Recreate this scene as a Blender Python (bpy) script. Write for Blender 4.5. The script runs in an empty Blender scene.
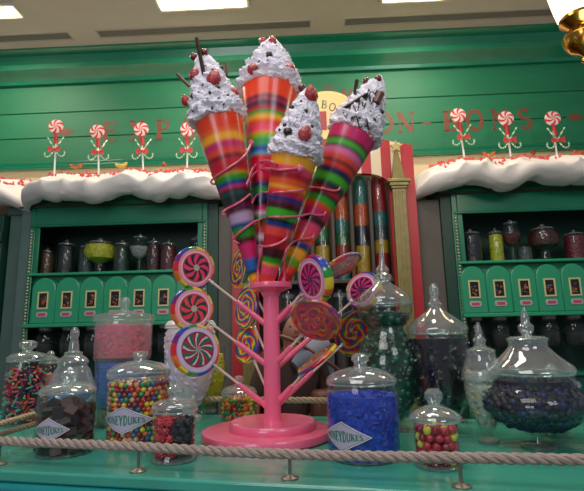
import bpy, bmesh, math, random
from mathutils import Vector, Matrix, Quaternion, noise
from math import sin, cos, pi, radians, sqrt, atan2
random.seed(7)
SC = bpy.context.scene
COL = SC.collection

# ------------------------------------------------------------------ camera
F, CX, CY = 470.0, 292.0, 245.5
CAMZ = 1.45
cam_d = bpy.data.cameras.new('camera')
cam = bpy.data.objects.new('camera', cam_d)
COL.objects.link(cam)
cam_d.sensor_fit = 'HORIZONTAL'
cam_d.sensor_width = 36
cam_d.lens = F * 36 / 584
cam_d.clip_start = 0.05
RM = Matrix.Rotation(radians(100.5), 3, 'X') @ Matrix.Rotation(radians(-1.3), 3, 'Z')
cam.matrix_world = Matrix.Translation((0, 0, CAMZ)) @ RM.to_4x4()
SC.camera = cam
CL = Vector((0, 0, CAMZ))

def ray(x, y): return RM @ Vector(((x - CX) / F, -(y - CY) / F, -1))
def on_z(x, y, z):
    d = ray(x, y); return CL + d * ((z - CAMZ) / d.z)
def at_d(x, y, d0):
    d = ray(x, y); return CL + d * (d0 / d.y)
def pxm(P):           # metres per pixel at P
    return -(RM.transposed() @ (Vector(P) - CL)).z / F

AW = radians(2.3); D = 4.2
EU = Vector((cos(AW), -sin(AW), 0)); EN = Vector((-sin(AW), -cos(AW), 0))
def wall(x, y, n=0.0):     # pixel -> (u, z) on the plane n metres in front of the back wall
    O = Vector((0, D, 0)) + EN * n
    d = ray(x, y); t = (O - CL).dot(EN) / d.dot(EN); P = CL + d * t
    return (P - O).dot(EU), P.z
def W(u, n, z): return Vector((0, D, z)) + EU * u + EN * n
ZC = 1.10            # counter top
AC = radians(12.9)
CU = Vector((cos(AC), -sin(AC), 0)); CV = Vector((sin(AC), cos(AC), 0))

# ------------------------------------------------------------------ colour / materials
def lin(c):
    return tuple(((v / 255) / 12.92 if v / 255 <= 0.04045 else ((v / 255 + 0.055) / 1.055) ** 2.4) for v in c)
MATS = {}
def mat(name, rgb, rough=0.5, metal=0.0, spec=0.5, emit=0.0, bump=0.0, bscale=30, vary=0.0, coat=0.0, vscale=6, stretch=None, sss=0):
    if name in MATS: return MATS[name]
    m = bpy.data.materials.new(name); m.use_nodes = True
    nt = m.node_tree; b = nt.nodes['Principled BSDF']
    c = (*lin(rgb), 1)
    b.inputs['Base Color'].default_value = c
    b.inputs['Roughness'].default_value = rough
    b.inputs['Metallic'].default_value = metal
    b.inputs['Specular IOR Level'].default_value = spec
    b.inputs['Coat Weight'].default_value = coat
    if sss:
        b.inputs['Subsurface Weight'].default_value = sss
        b.inputs['Subsurface Scale'].default_value = 0.01
    if emit:
        b.inputs['Emission Color'].default_value = c
        b.inputs['Emission Strength'].default_value = emit
    if vary or bump:
        tc = nt.nodes.new('ShaderNodeTexCoord'); src = tc.outputs['Object']
        if stretch:
            mp = nt.nodes.new('ShaderNodeMapping'); mp.inputs['Scale'].default_value = stretch
            nt.links.new(src, mp.inputs['Vector']); src = mp.outputs['Vector']
    if vary:
        n = nt.nodes.new('ShaderNodeTexNoise'); n.inputs['Scale'].default_value = vscale
        n.inputs['Detail'].default_value = 5
        nt.links.new(src, n.inputs['Vector'])
        r = nt.nodes.new('ShaderNodeValToRGB')
        r.color_ramp.elements[0].position = 0.3; r.color_ramp.elements[1].position = 0.7
        r.color_ramp.elements[0].color = (c[0] * (1 - vary), c[1] * (1 - vary), c[2] * (1 - vary), 1)
        r.color_ramp.elements[1].color = (min(1, c[0] * (1 + vary)), min(1, c[1] * (1 + vary)), min(1, c[2] * (1 + vary)), 1)
        nt.links.new(n.outputs['Fac'], r.inputs['Fac']); nt.links.new(r.outputs['Color'], b.inputs['Base Color'])
    if bump:
        n = nt.nodes.new('ShaderNodeTexNoise'); n.inputs['Scale'].default_value = bscale
        nt.links.new(src, n.inputs['Vector'])
        bp = nt.nodes.new('ShaderNodeBump'); bp.inputs['Strength'].default_value = bump
        bp.inputs['Distance'].default_value = 0.02
        nt.links.new(n.outputs['Fac'], bp.inputs['Height']); nt.links.new(bp.outputs['Normal'], b.inputs['Normal'])
    MATS[name] = m
    return m

def vmat(name, rough=0.3, coat=0.0, bump=0.0, gam=1.12):
    m = bpy.data.materials.new(name); m.use_nodes = True
    nt = m.node_tree; b = nt.nodes['Principled BSDF']
    a = nt.nodes.new('ShaderNodeVertexColor'); a.layer_name = 'tint'
    g_ = nt.nodes.new('ShaderNodeGamma'); g_.inputs['Gamma'].default_value = gam
    nt.links.new(a.outputs['Color'], g_.inputs['Color']); nt.links.new(g_.outputs['Color'], b.inputs['Base Color'])
    b.inputs['Roughness'].default_value = rough
    b.inputs['Coat Weight'].default_value = coat
    if bump:
        n = nt.nodes.new('ShaderNodeTexNoise'); n.inputs['Scale'].default_value = 60
        tc = nt.nodes.new('ShaderNodeTexCoord'); nt.links.new(tc.outputs['Object'], n.inputs['Vector'])
        bp = nt.nodes.new('ShaderNodeBump'); bp.inputs['Strength'].default_value = bump
        bp.inputs['Distance'].default_value = 0.02
        nt.links.new(n.outputs['Fac'], bp.inputs['Height']); nt.links.new(bp.outputs['Normal'], b.inputs['Normal'])
    return m

def glass(name, tint=(235, 245, 243), hz=(0.75, 0.78, 0.8, 1), base=0.04, edge=0.55, haze=0.0, power=3.0, rough=0.04):
    m = bpy.data.materials.new(name); m.use_nodes = True
    nt = m.node_tree; nt.nodes.remove(nt.nodes['Principled BSDF'])
    out = nt.nodes['Material Output']
    tr = nt.nodes.new('ShaderNodeBsdfTransparent'); tr.inputs['Color'].default_value = (*lin(tint), 1)
    gl = nt.nodes.new('ShaderNodeBsdfGlossy'); gl.inputs['Roughness'].default_value = rough
    gl.inputs['Color'].default_value = (1, 1, 1, 1)
    lw = nt.nodes.new('ShaderNodeLayerWeight'); lw.inputs['Blend'].default_value = 0.5
    pw = nt.nodes.new('ShaderNodeMath'); pw.operation = 'POWER'; pw.inputs[1].default_value = power
    nt.links.new(lw.outputs['Facing'], pw.inputs[0])
    ma = nt.nodes.new('ShaderNodeMath'); ma.operation = 'MULTIPLY_ADD'
    ma.inputs[1].default_value = edge; ma.inputs[2].default_value = base
    nt.links.new(pw.outputs[0], ma.inputs[0])
    mx = nt.nodes.new('ShaderNodeMixShader')
    nt.links.new(ma.outputs[0], mx.inputs[0]); nt.links.new(tr.outputs[0], mx.inputs[1]); nt.links.new(gl.outputs[0], mx.inputs[2])
    last = mx
    if haze:
        df = nt.nodes.new('ShaderNodeBsdfDiffuse'); df.inputs['Color'].default_value = hz
        m2 = nt.nodes.new('ShaderNodeMixShader'); m2.inputs[0].default_value = haze
        nt.links.new(mx.outputs[0], m2.inputs[1]); nt.links.new(df.outputs[0], m2.inputs[2]); last = m2
    nt.links.new(last.outputs[0], out.inputs['Surface'])
    MATS[name] = m
    return m

GLASS = glass('clear_glass', base=0.035, edge=0.5, haze=0.006)
LIDG = glass('thick_lid_glass', base=0.12, edge=0.65, haze=0.11, power=2.0, rough=0.07)
FROST = glass('milky_glass', hz=(1, .93, .97, 1), base=0.08, edge=0.5, haze=0.55, power=2.0, rough=0.12)
ACRY = glass('cloudy_acrylic', base=0.06, edge=0.45, haze=0.12, power=2.5)
PAINT = vmat('hand_painted_gloss', 0.28, 0.2, gam=1.35)
CANDY = vmat('boiled_sugar', 0.15, 0.6, 0.15)
MATTE = vmat('matte_sweet', 0.55, 0.0, 0.1)
WRAPC = vmat('wrapped_sweets', 0.3, 0.3, 0.4)

M_WALL = mat('green_painted_boards', (14, 112, 74), 0.6, vary=0.12, vscale=2.5, stretch=(0.4, 1, 3))
M_TRIM = mat('green_gloss_trim', (16, 112, 80), 0.25, coat=0.3, vary=0.08)
M_CAB = mat('cabinet_green', (16, 118, 84), 0.3, coat=0.2, vary=0.08)
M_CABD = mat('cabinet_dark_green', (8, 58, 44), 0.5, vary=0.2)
M_DISP = mat('dispenser_green', (38, 160, 112), 0.3, coat=0.3, vary=0.05)
M_COUNT = mat('counter_green', (60, 158, 136), 0.22, coat=0.35, vary=0.12, vscale=5, stretch=(1, 6, 1))
M_EDGE = mat('counter_teal_edge', (20, 128, 132), 0.25, coat=0.3, vary=0.1)
M_CEIL = mat('ceiling_plaster', (205, 192, 176), 0.8, vary=0.03)
M_CREAMW = mat('cream_wall', (226, 204, 160), 0.7, vary=0.05)
M_GREY = mat('taupe_wall', (92, 86, 78), 0.6, vary=0.1)
M_GREYG = mat('grey_green_panel', (84, 112, 106), 0.5, vary=0.08)
M_SNOW = mat('whipped_icing', (245, 240, 235), 0.45, bump=0.25, bscale=9, sss=0.0)
M_CREAM = mat('whipped_cream', (242, 238, 250), 0.4, bump=0.5, bscale=90)
M_PINK = mat('pink_lacquer', (250, 100, 140), 0.25, coat=0.4, vary=0.05)
M_WIRE = mat('pink_wire', (225, 92, 120), 0.3, coat=0.3)
M_RED = mat('red_paint', (186, 20, 30), 0.4)
M_CREAMP = mat('cream_paint', (240, 222, 190), 0.45)
M_GOLD = mat('antique_gold', (142, 128, 76), 0.4, 0.35, vary=0.15, vscale=20)
M_BRASS = mat('polished_brass', (190, 140, 60), 0.18, 1.0)
M_FRAME = mat('pale_gold_frame', (236, 222, 160), 0.35, 0.1)
M_STEEL = mat('brushed_steel', (140, 132, 122), 0.35, 0.8)
M_ROPE = mat('twisted_rope_fibre', (158, 140, 130), 0.6, vary=0.15, vscale=60, bump=0.3, bscale=300)
M_ROPEY = mat('rope_yellowed', (168, 148, 116), 0.6, vary=0.15, vscale=60)
M_STICK = mat('paper_stick', (222, 196, 180), 0.5)
M_BERRY = mat('strawberry_red', (168, 14, 24), 0.25, coat=0.4, bump=0.4, bscale=250)
M_CHERRY = mat('dark_cherry', (96, 12, 22), 0.2, coat=0.5)
M_CHOC = mat('dark_chocolate', (44, 26, 24), 0.3, coat=0.2)
M_CHOCM = mat('milk_chocolate', (92, 46, 36), 0.35)
M_DARK = mat('dark_shadow_brown', (44, 32, 26), 0.6, vary=0.2)
M_BROWN = mat('brown_wood', (66, 46, 34), 0.45, vary=0.25, vscale=8, stretch=(6, 6, 1))
M_TEXT = mat('faded_red_lettering', (118, 66, 46), 0.6)
M_BLACK = mat('black_plastic', (14, 14, 16), 0.3)
M_LEAF = mat('mint_stripe', (150, 214, 150), 0.4)
M_WHITE = mat('white_gloss', (240, 238, 235), 0.3)

# ------------------------------------------------------------------ mesh builder
class MB:
    def __init__(s): s.v = []; s.f = []; s.c = []; s.col = None
    def add(s, vs, fs, M=None):
        o = len(s.v)
        for v in vs:
            v = Vector(v); s.v.append(M @ v if M is not None else v)
            s.c.append(s.col or (1, 1, 1))
        s.f += [tuple(i + o for i in f) for f in fs]
        return s
    def box(s, x0, x1, y0, y1, z0, z1, M=None):
        vs = [(x, y, z) for x in (x0, x1) for y in (y0, y1) for z in (z0, z1)]
        return s.add(vs, [(0, 1, 3, 2), (4, 6, 7, 5), (0, 4, 5, 1), (2, 3, 7, 6), (0, 2, 6, 4), (1, 5, 7, 3)], M)
    def lathe(s, prof, n=32, M=None, close=False, cfun=None):
        vs = []; fs = []
        for r, z in prof:
            for k in range(n):
                a = 2 * pi * k / n; vs.append((r * cos(a), r * sin(a), z))
        m = len(prof)
        for i in range(m - 1 if not close else m):
            for k in range(n):
                a = i * n + k; b = i * n + (k + 1) % n; j = (i + 1) % m
                fs.append((a, b, j * n + (k + 1) % n, j * n + k))
        return s.add(vs, fs, M)
    def caps(s, prof, n=32, M=None):           # lathe closed with end discs
        p = list(prof)
        if p[0][0] > 1e-5: p = [(1e-5, p[0][1])] + p
        if p[-1][0] > 1e-5: p = p + [(1e-5, p[-1][1])]
        return s.lathe(p, n, M)
    def sphere(s, c, r, n=10, sc=(1, 1, 1), M=None):
        prof = [(max(1e-5, r * sin(pi * i / n)), -r * cos(pi * i / n)) for i in range(n + 1)]
        T = Matrix.Translation(c) @ Matrix.Diagonal((*sc, 1))
        return s.lathe(prof, n + 4, (M @ T) if M is not None else T)
    def tube(s, pts, r, n=8, close=False, rfun=None):
        pts = [Vector(p) for p in pts]; m = len(pts); vs = []; fs = []
        up = None
        for i, p in enumerate(pts):
            if close: t = pts[(i + 1) % m] - pts[i - 1]
            else: t = pts[min(i + 1, m - 1)] - pts[max(i - 1, 0)]
            t.normalize()
            if up is None:
                up = Vector((0, 0, 1)) if abs(t.z) < 0.9 else Vector((1, 0, 0))
            x = t.cross(up)
            if x.length < 1e-6: x = t.orthogonal()
            x.normalize(); y = x.cross(t); up = y
            rr = rfun(i / (m - 1)) if rfun else r
            for k in range(n):
                a = 2 * pi * k / n; vs.append(p + x * (rr * cos(a)) + y * (rr * sin(a)))
        for i in range(m if close else m - 1):
            j = (i + 1) % m
            for k in range(n):
                fs.append((i * n + k, j * n + k, j * n + (k + 1) % n, i * n + (k + 1) % n))
        if not close:
            fs.append(tuple(range(n))); fs.append(tuple((m - 1) * n + k for k in reversed(range(n))))
        return s.add(vs, fs)
    def prism(s, poly, y0, y1, M=None):        # polygon in XZ extruded along Y
        n = len(poly)
        vs = [(x, y0, z) for x, z in poly] + [(x, y1, z) for x, z in poly]
        fs = [tuple(range(n)), tuple(reversed(range(n, 2 * n)))]
        fs += [(i, i + n, (i + 1) % n + n, (i + 1) % n) for i in range(n)]
        return s.add(vs, fs, M)
    def build(s, name, m, parent=None, loc=None, rot=None, smooth=True, bevel=0, subsurf=0, colors=False, origin=None, angle=40):
        me = bpy.data.meshes.new(name)
        vs = s.v
        if origin is not None:
            vs = [v - Vector(origin) for v in vs]; loc = Vector(origin)
        me.from_pydata([tuple(v) for v in vs], [], s.f)
        bm = bmesh.new(); bm.from_mesh(me)
        bmesh.ops.recalc_face_normals(bm, faces=bm.faces[:]); bm.to_mesh(me); bm.free()
        if colors:
            a = me.color_attributes.new('tint', 'FLOAT_COLOR', 'POINT')
            for i, c in enumerate(s.c): a.data[i].color = (*c, 1)
        if smooth:
            me.polygons.foreach_set('use_smooth', [True] * len(me.polygons))
            me.set_sharp_from_angle(angle=radians(angle))
        me.materials.append(m)
        o = bpy.data.objects.new(name, me); COL.objects.link(o)
        if parent: o.parent = parent
        if loc is not None: o.location = loc
        if rot is not None: o.rotation_euler = rot
        if bevel:
            b = o.modifiers.new('bevel', 'BEVEL'); b.width = bevel; b.segments = 2; b.limit_method = 'ANGLE'
        if subsurf:
            b = o.modifiers.new('sub', 'SUBSURF'); b.levels = b.render_levels = subsurf
        return o
def tag(o, label, cat, group=None, kind=None):
    if label: o['label'] = label
    if cat: o['category'] = cat
    if group: o['group'] = group
    if kind: o['kind'] = kind
    return o
def empty(name, loc, rz=0, label=None, cat=None, group=None):
    o = bpy.data.objects.new(name, None); COL.objects.link(o)
    o.location = loc; o.rotation_euler = (0, 0, rz); o.empty_display_size = 0.05
    return tag(o, label, cat, group)
def struct(o): o['kind'] = 'structure'; return o
def copy_tree(o, parent=None):
    c = o.copy(); COL.objects.link(c)
    if parent: c.parent = parent
    for ch in list(o.children): copy_tree(ch, c)
    return c
def smoothpath(pts, n=8):
    pts = [Vector(p) for p in pts]; out = []
    P = [2 * pts[0] - pts[1]] + pts + [2 * pts[-1] - pts[-2]]
    for i in range(1, len(P) - 2):
        for k in range(n):
            t = k / n
            a, b, c, d = P[i - 1], P[i], P[i + 1], P[i + 2]
            out.append(0.5 * ((2 * b) + (c - a) * t + (2 * a - 5 * b + 4 * c - d) * t * t + (3 * b - a - 3 * c + d) * t ** 3))
    out.append(pts[-1]); return out
def interp(tab, t):
    if t <= tab[0][0]: return tab[0][1]
    for (a, b), (c, d) in zip(tab, tab[1:]):
        if t <= c: return b + (d - b) * (t - a) / (c - a)
    return tab[-1][1]

# ------------------------------------------------------------------ serif letters (strokes in a unit-high cell)
def arc(cx, cz, rx, rz, a0, a1, n=14):
    return [(cx + rx * cos(radians(a0 + (a1 - a0) * i / n)), cz + rz * sin(radians(a0 + (a1 - a0) * i / n))) for i in range(n + 1)]
T, t_ = 0.17, 0.06
LET = {
 'E': (.66, [([(.14, 0), (.14, 1)], T), ([(0, .03), (.6, .03)], t_), ([(0, .97), (.6, .97)], t_), ([(.14, .52), (.44, .52)], t_), ([(.59, 0), (.59, .24)], t_), ([(.59, 1), (.59, .78)], t_), ([(.44, .4), (.44, .64)], t_)]),
 'X': (.8, [([(.1, 1), (.68, 0)], T), ([(.66, 1), (.12, 0)], t_), ([(0, .97), (.3, .97)], t_), ([(.5, .97), (.78, .97)], t_), ([(0, .03), (.28, .03)], t_), ([(.5, .03), (.8, .03)], t_)]),
 'P': (.68, [([(.15, 0), (.15, 1)], T), (arc(.3, .74, .27, .235, 90, -90), .1), ([(0, .97), (.32, .97)], t_), ([(.15, .51), (.32, .51)], t_), ([(0, .03), (.34, .03)], t_)]),
 'L': (.64, [([(.15, 0), (.15, 1)], T), ([(0, .97), (.32, .97)], t_), ([(0, .03), (.58, .03)], t_), ([(.57, 0), (.57, .28)], t_)]),
 'O': (.82, [(arc(.4, .5, .32, .46, 0, 360, 30), .13)]),
 'D': (.78, [([(.15, 0), (.15, 1)], T), (arc(.3, .5, .38, .46, 90, -90), .11), ([(0, .97), (.34, .97)], t_), ([(0, .03), (.34, .03)], t_)]),
 'I': (.36, [([(.17, 0), (.17, 1)], T), ([(0, .97), (.34, .97)], t_), ([(0, .03), (.34, .03)], t_)]),
 'N': (.84, [([(.13, 0), (.13, 1)], t_), ([(.12, .98), (.68, .02)], T), ([(.7, 0), (.7, 1)], t_), ([(0, .97), (.2, .97)], t_), ([(0, .03), (.27, .03)], t_), ([(.57, .97), (.84, .97)], t_)]),
 'G': (.82, [(arc(.4, .5, .32, .46, 45, 340, 24), .12), ([(.68, .05), (.68, .42)], .12), ([(.5, .42), (.8, .42)], t_)]),
 'B': (.72, [([(.15, 0), (.15, 1)], T), (arc(.3, .745, .24, .225, 90, -90), .1), (arc(.3, .275, .29, .245, 90, -90), .11), ([(0, .97), (.34, .97)], t_), ([(.15, .52), (.34, .52)], t_), ([(0, .03), (.34, .03)], t_)]),
 'S': (.62, [(arc(.29, .73, .2, .22, 30, 250, 12) + arc(.31, .27, .23, .24, 80, -150, 12), .13)]),
 '-': (.5, [([(.05, .42), (.42, .42)], .09)]),
 'H': (.82, [([(.14, 0), (.14, 1)], T), ([(.66, 0), (.66, 1)], T), ([(.14, .5), (.66, .5)], .08)]),
 'Y': (.8, [([(.08, 1), (.4, .48)], T), ([(.72, 1), (.4, .48)], .1), ([(.4, 0), (.4, .5)], T)]),
 'U': (.78, [([(.14, 1), (.14, .3)] + arc(.38, .3, .24, .25, 180, 360, 12)[1:] + [(.62, 1)], .13)]),
 'K': (.78, [([(.14, 0), (.14, 1)], T), ([(.62, 1), (.2, .45)], .09), ([(.3, .56), (.68, 0)], T)]),
}
def stroke(pts, w):
    out = []
    n = len(pts)
    for i, p in enumerate(pts):
        a = pts[max(i - 1, 0)]; b = pts[min(i + 1, n - 1)]
        dx, dz = b[0] - a[0], b[1] - a[1]; L = math.hypot(dx, dz) or 1
        out.append(((p[0] - dz / L * w / 2, p[1] + dx / L * w / 2), (p[0] + dz / L * w / 2, p[1] - dx / L * w / 2)))
    return out
def letters(mb, text, h, fn, gap=0.12, fit=None, th=1.0):
    """strokes of the text, mapped to 3D by fn(x, z, side)"""
    wid = sum(LET[c][0] + gap if c != ' ' else .5 for c in text) - gap
    sx = (fit / wid) if fit else h
    x = -wid / 2
    for c in text:
        if c == ' ': x += .5; continue
        for pts, w in LET[c][1]:
            st = stroke(pts, w * th)
            for (a0, b0), (a1, b1) in zip(st, st[1:]):
                q = [fn((x + p[0]) * sx, (p[1] - .5) * h) for p in (a0, a1, b1, b0)]
                mb.add(q, [(0, 1, 2, 3)])
        x += LET[c][0] + gap
    return mb

# ================================================================== ROOM
RW = -AW
def wobj(mb, name, m, n=0, u=0, z=0, parent=None, **k):
    """mesh authored in wall coordinates (x = along wall, y = into wall, z up)"""
    if parent: return mb.build(name, m, parent, **k)
    o = mb.build(name, m, None, loc=W(u, n, z), rot=(0, 0, RW), **k)
    return o
ZCEIL = 4.205
b = MB(); b.box(-5, 5, 0, .12, 3.05, ZCEIL)
zl = [wall(300, y, 0)[1] for y in (103, 128.5, 154)]
struct(wobj(b, 'wall_back', M_WALL))
# board grooves as thin boards laid on the wall
b = MB()
for i, z in enumerate([3.06, zl[2], zl[1], zl[0]]):
    z1 = [zl[2], zl[1], zl[0], 3.99][i]
    b.box(-5, 5, -.012, 0, z + .003, z1 - .003)
struct(wobj(b, 'trim_1', M_WALL, bevel=.006))
# cornice in three steps
z66 = wall(100, 63.5, .12)[1]; z83 = wall(100, 79, .06)[1]; z72 = wall(100, 70, .12)[1]
b = MB()
prof = [(0, z83 - .02), (-.05, z83 - .02), (-.06, z83 + .01), (-.10, z72 - .02), (-.15, z72), (-.17, z72 + .012), (-.17, z66 - .01), (-.12, z66), (-.11, z66 + .03),
        (-.14, ZCEIL - .05), (-.2, ZCEIL - .02), (-.2, ZCEIL), (0, ZCEIL)]
vs = [(x, y, z) for x in (-5, 5) for y, z in prof]; n = len(prof)
b.add(vs, [(i, i + 1, n + i + 1, n + i) for i in range(n - 1)] + [(n - 1, 0, n, 2 * n - 1)])
struct(wobj(b, 'trim_2', M_TRIM, angle=25))
# base rail of the boards
b = MB(); b.box(-5, 5, -.05, 0, 3.03, 3.075); b.box(-5, 5, -.03, 0, 3.075, 3.11)
struct(wobj(b, 'trim_3', M_TRIM, bevel=.01))
b = MB(); b.box(-5, 5, .0, .12, 2.35, 3.05)
struct(wobj(b, 'wall_frieze', M_CREAMW))
b = MB(); b.box(-5, 5, .0, .12, 0, 2.35)
struct(wobj(b, 'wall_lower', M_GREY))
b = MB(); b.box(-5, 5, -6.5, .12, ZCEIL, ZCEIL + .1)
struct(wobj(b, 'ceiling', M_CEIL))
b = MB(); b.box(-5, 5, -6.5, .12, -.1, 0)
struct(wobj(b, 'floor', mat('dark_tile_floor', (70, 60, 52), 0.35, vary=.2)))
# ceiling air slots
for i, (xa, xb) in enumerate([(-40, 75), (104, 310), (344, 556)]):
    ya = 43 - .022 * max(xa, 0) ; yb = 43 - .022 * xb
    ya, yb = [(47, 42), (41, 35.5), (34.5, 26)][i]
    Pa, Pb = on_z(xa, ya, ZCEIL), on_z(xb, yb, ZCEIL)
    O = Vector((0, D, 0)); ua = (Pa - O).dot(EU); ub = (Pb - O).dot(EU)
    e = empty('air_vent', W((ua + ub) / 2, .36, ZCEIL), RW,
              ['grey ceiling air slot at the far left above the green cornice', 'grey ceiling air slot above the ice cream cones', 'grey ceiling air slot on the right, ending by the glowing lamp'][i], 'air vent', 'linear air slots in the ceiling')
    w = (ub - ua) / 2
    b = MB(); b.box(-w, w, -.045, .045, -.003, .0); b.build('slot', mat('vent_dark', (120, 110, 104), .6), e)
    b = MB()
    for y0, y1 in ((-.06, -.045), (.045, .06)): b.box(-w, w, y0, y1, -.006, 0)
    b.box(-w - .012, -w, -.06, .06, -.006, 0); b.box(w, w + .012, -.06, .06, -.006, 0)
    b.build('frame', mat('vent_frame', (180, 168, 152), .5), e)

# ceiling light fixtures
M_BULB = mat('glowing_bulb', (255, 236, 205), emit=26)
M_REFL = mat('light_reflector', (255, 232, 200), 0.3, emit=2.2)
for i, (xa, xb, y) in enumerate([(-60, 18, 9), (157, 246, -2), (384, 446, -9)]):
    Pa, Pb = on_z(xa, y, ZCEIL), on_z(xb, y, ZCEIL); O = Vector((0, D, 0))
    ua = (Pa - O).dot(EU); ub = (Pb - O).dot(EU); nn = (Pb - O).dot(EN)
    e = empty('ceiling_light', W((ua + ub) / 2, nn, ZCEIL), RW,
              ['bright ceiling light fixture at the far left corner', 'bright ceiling light fixture above the leftmost ice cream cone', 'bright ceiling light fixture left of the hanging brass lamp'][i], 'ceiling light', 'rectangular ceiling light fixtures')
    w = (ub - ua) / 2
    b = MB(); b.box(-w, w, -.07, .07, -.012, -.002); b.build('reflector', M_REFL, e)
    b = MB()
    for a in ((-w - .02, w + .02, -.09, -.07), (-w - .02, w + .02, .07, .09), (-w - .02, -w, -.07, .07), (w, w + .02, -.07, .07)): b.box(*a, -.03, 0)
    b.build('housing', mat('fixture_trim', (200, 190, 175), .5), e)
    k = int(w * 2 / .14)
    for j in range(k):
        x = -w + (j + .5) * 2 * w / k
        b = MB(); b.caps([(.012, -.012), (.03, -.03), (.034, -.045), (.02, -.06)], 12, Matrix.Translation((x, 0, 0))); b.build('bulb', M_BULB, e)
    L = bpy.data.lights.new('ceiling_lamp', 'AREA'); L.shape = 'RECTANGLE'; L.size = 2 * w; L.size_y = .14; L.energy = 19; L.color = (1, .86, .68)
    lo = bpy.data.objects.new('ceiling_lamp', L); COL.objects.link(lo); lo.location = W((ua + ub) / 2, nn, ZCEIL - .07)

# wall lettering
def wt(mb, px, text_c, h, n):
    pass
def wall_letter(c, px, py, h, name='wall_letter', m=M_TEXT, n=.0135, sx=1.0, lab=None, rot=0):
    u, z = wall(px, py, n)
    mb = MB(); cr, sr = cos(rot), sin(rot)
    letters(mb, c, h, lambda x, zz: Vector((x * sx * cr - zz * sr, 0, x * sx * sr + zz * cr)), fit=LET[c][0] * h, th=1.25)
    o = wobj(mb, name, m, n=n, u=u, z=z, smooth=False)
    return tag(o, lab, 'letter', 'painted letters on the green wall')
xs = {'left': list(zip('EXPLODING', [110, 137, 163, 189, 215, 240, 262, 285, 310])),
      'right': list(zip('BON-BONS', [362, 385, 406, 427, 451, 475, 500, 525]))}
desc = {('left', 0): 'first faded red capital E of the wall lettering on green boards', ('left', 1): 'faded red capital X of the lettering on green boards',
        ('left', 2): 'faded red capital P beside the leftmost ice cream cone', ('left', 3): 'faded red capital L behind the leftmost ice cream cone',
        ('left', 4): 'faded red capital O behind the leftmost cones', ('left', 5): 'faded red capital D behind the tallest cone', ('left', 6): 'faded red capital I behind the tallest cone',
        ('left', 7): 'faded red capital N behind the tallest cone', ('left', 8): 'faded red capital G between the two middle cones',
        ('right', 0): 'faded red capital B behind the rightmost cone', ('right', 1): 'faded red capital O just right of the rightmost cream swirl',
        ('right', 2): 'faded red capital N left of the painted dash', ('right', 3): 'faded red painted dash between two words on the wall',
        ('right', 4): 'faded red capital B behind the first peppermint pop right of the booth', ('right', 5): 'faded red capital O between two peppermint pops at right',
        ('right', 6): 'faded red capital N behind the middle right peppermint pop', ('right', 7): 'faded red capital S, last of the wall lettering'}
for side in xs:
    for i, (c, px) in enumerate(xs[side]):
        py = 131.5 - (px - 110) * .031
        wall_letter(c, px, py, .205, lab=desc[(side, i)])
wall_letter('O', 329, 92, .13, m=M_TEXT, lab='small faded red capital O above the candy booth sign')
wall_letter('N', 347, 95, .13, m=M_TEXT, lab='small faded red capital N above the candy booth sign')
for px, py, lab in ((66, 132, 'faded red diamond flourish left of the wall lettering'), (575, 117, 'faded red diamond flourish right of the wall lettering')):
    u, z = wall(px, py, .0135)
    b = MB(); s = .085
    b.add([(-s, 0, 0), (-s * .3, 0, .028), (0, 0, .045), (s * .3, 0, .028), (s, 0, 0), (s * .3, 0, -.028), (0, 0, -.045), (-s * .3, 0, -.028)], [tuple(range(8))])
    tag(wobj(b, 'painted_flourish', M_TEXT, n=.0135, u=u, z=z, smooth=False), lab, 'flourish')

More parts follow.
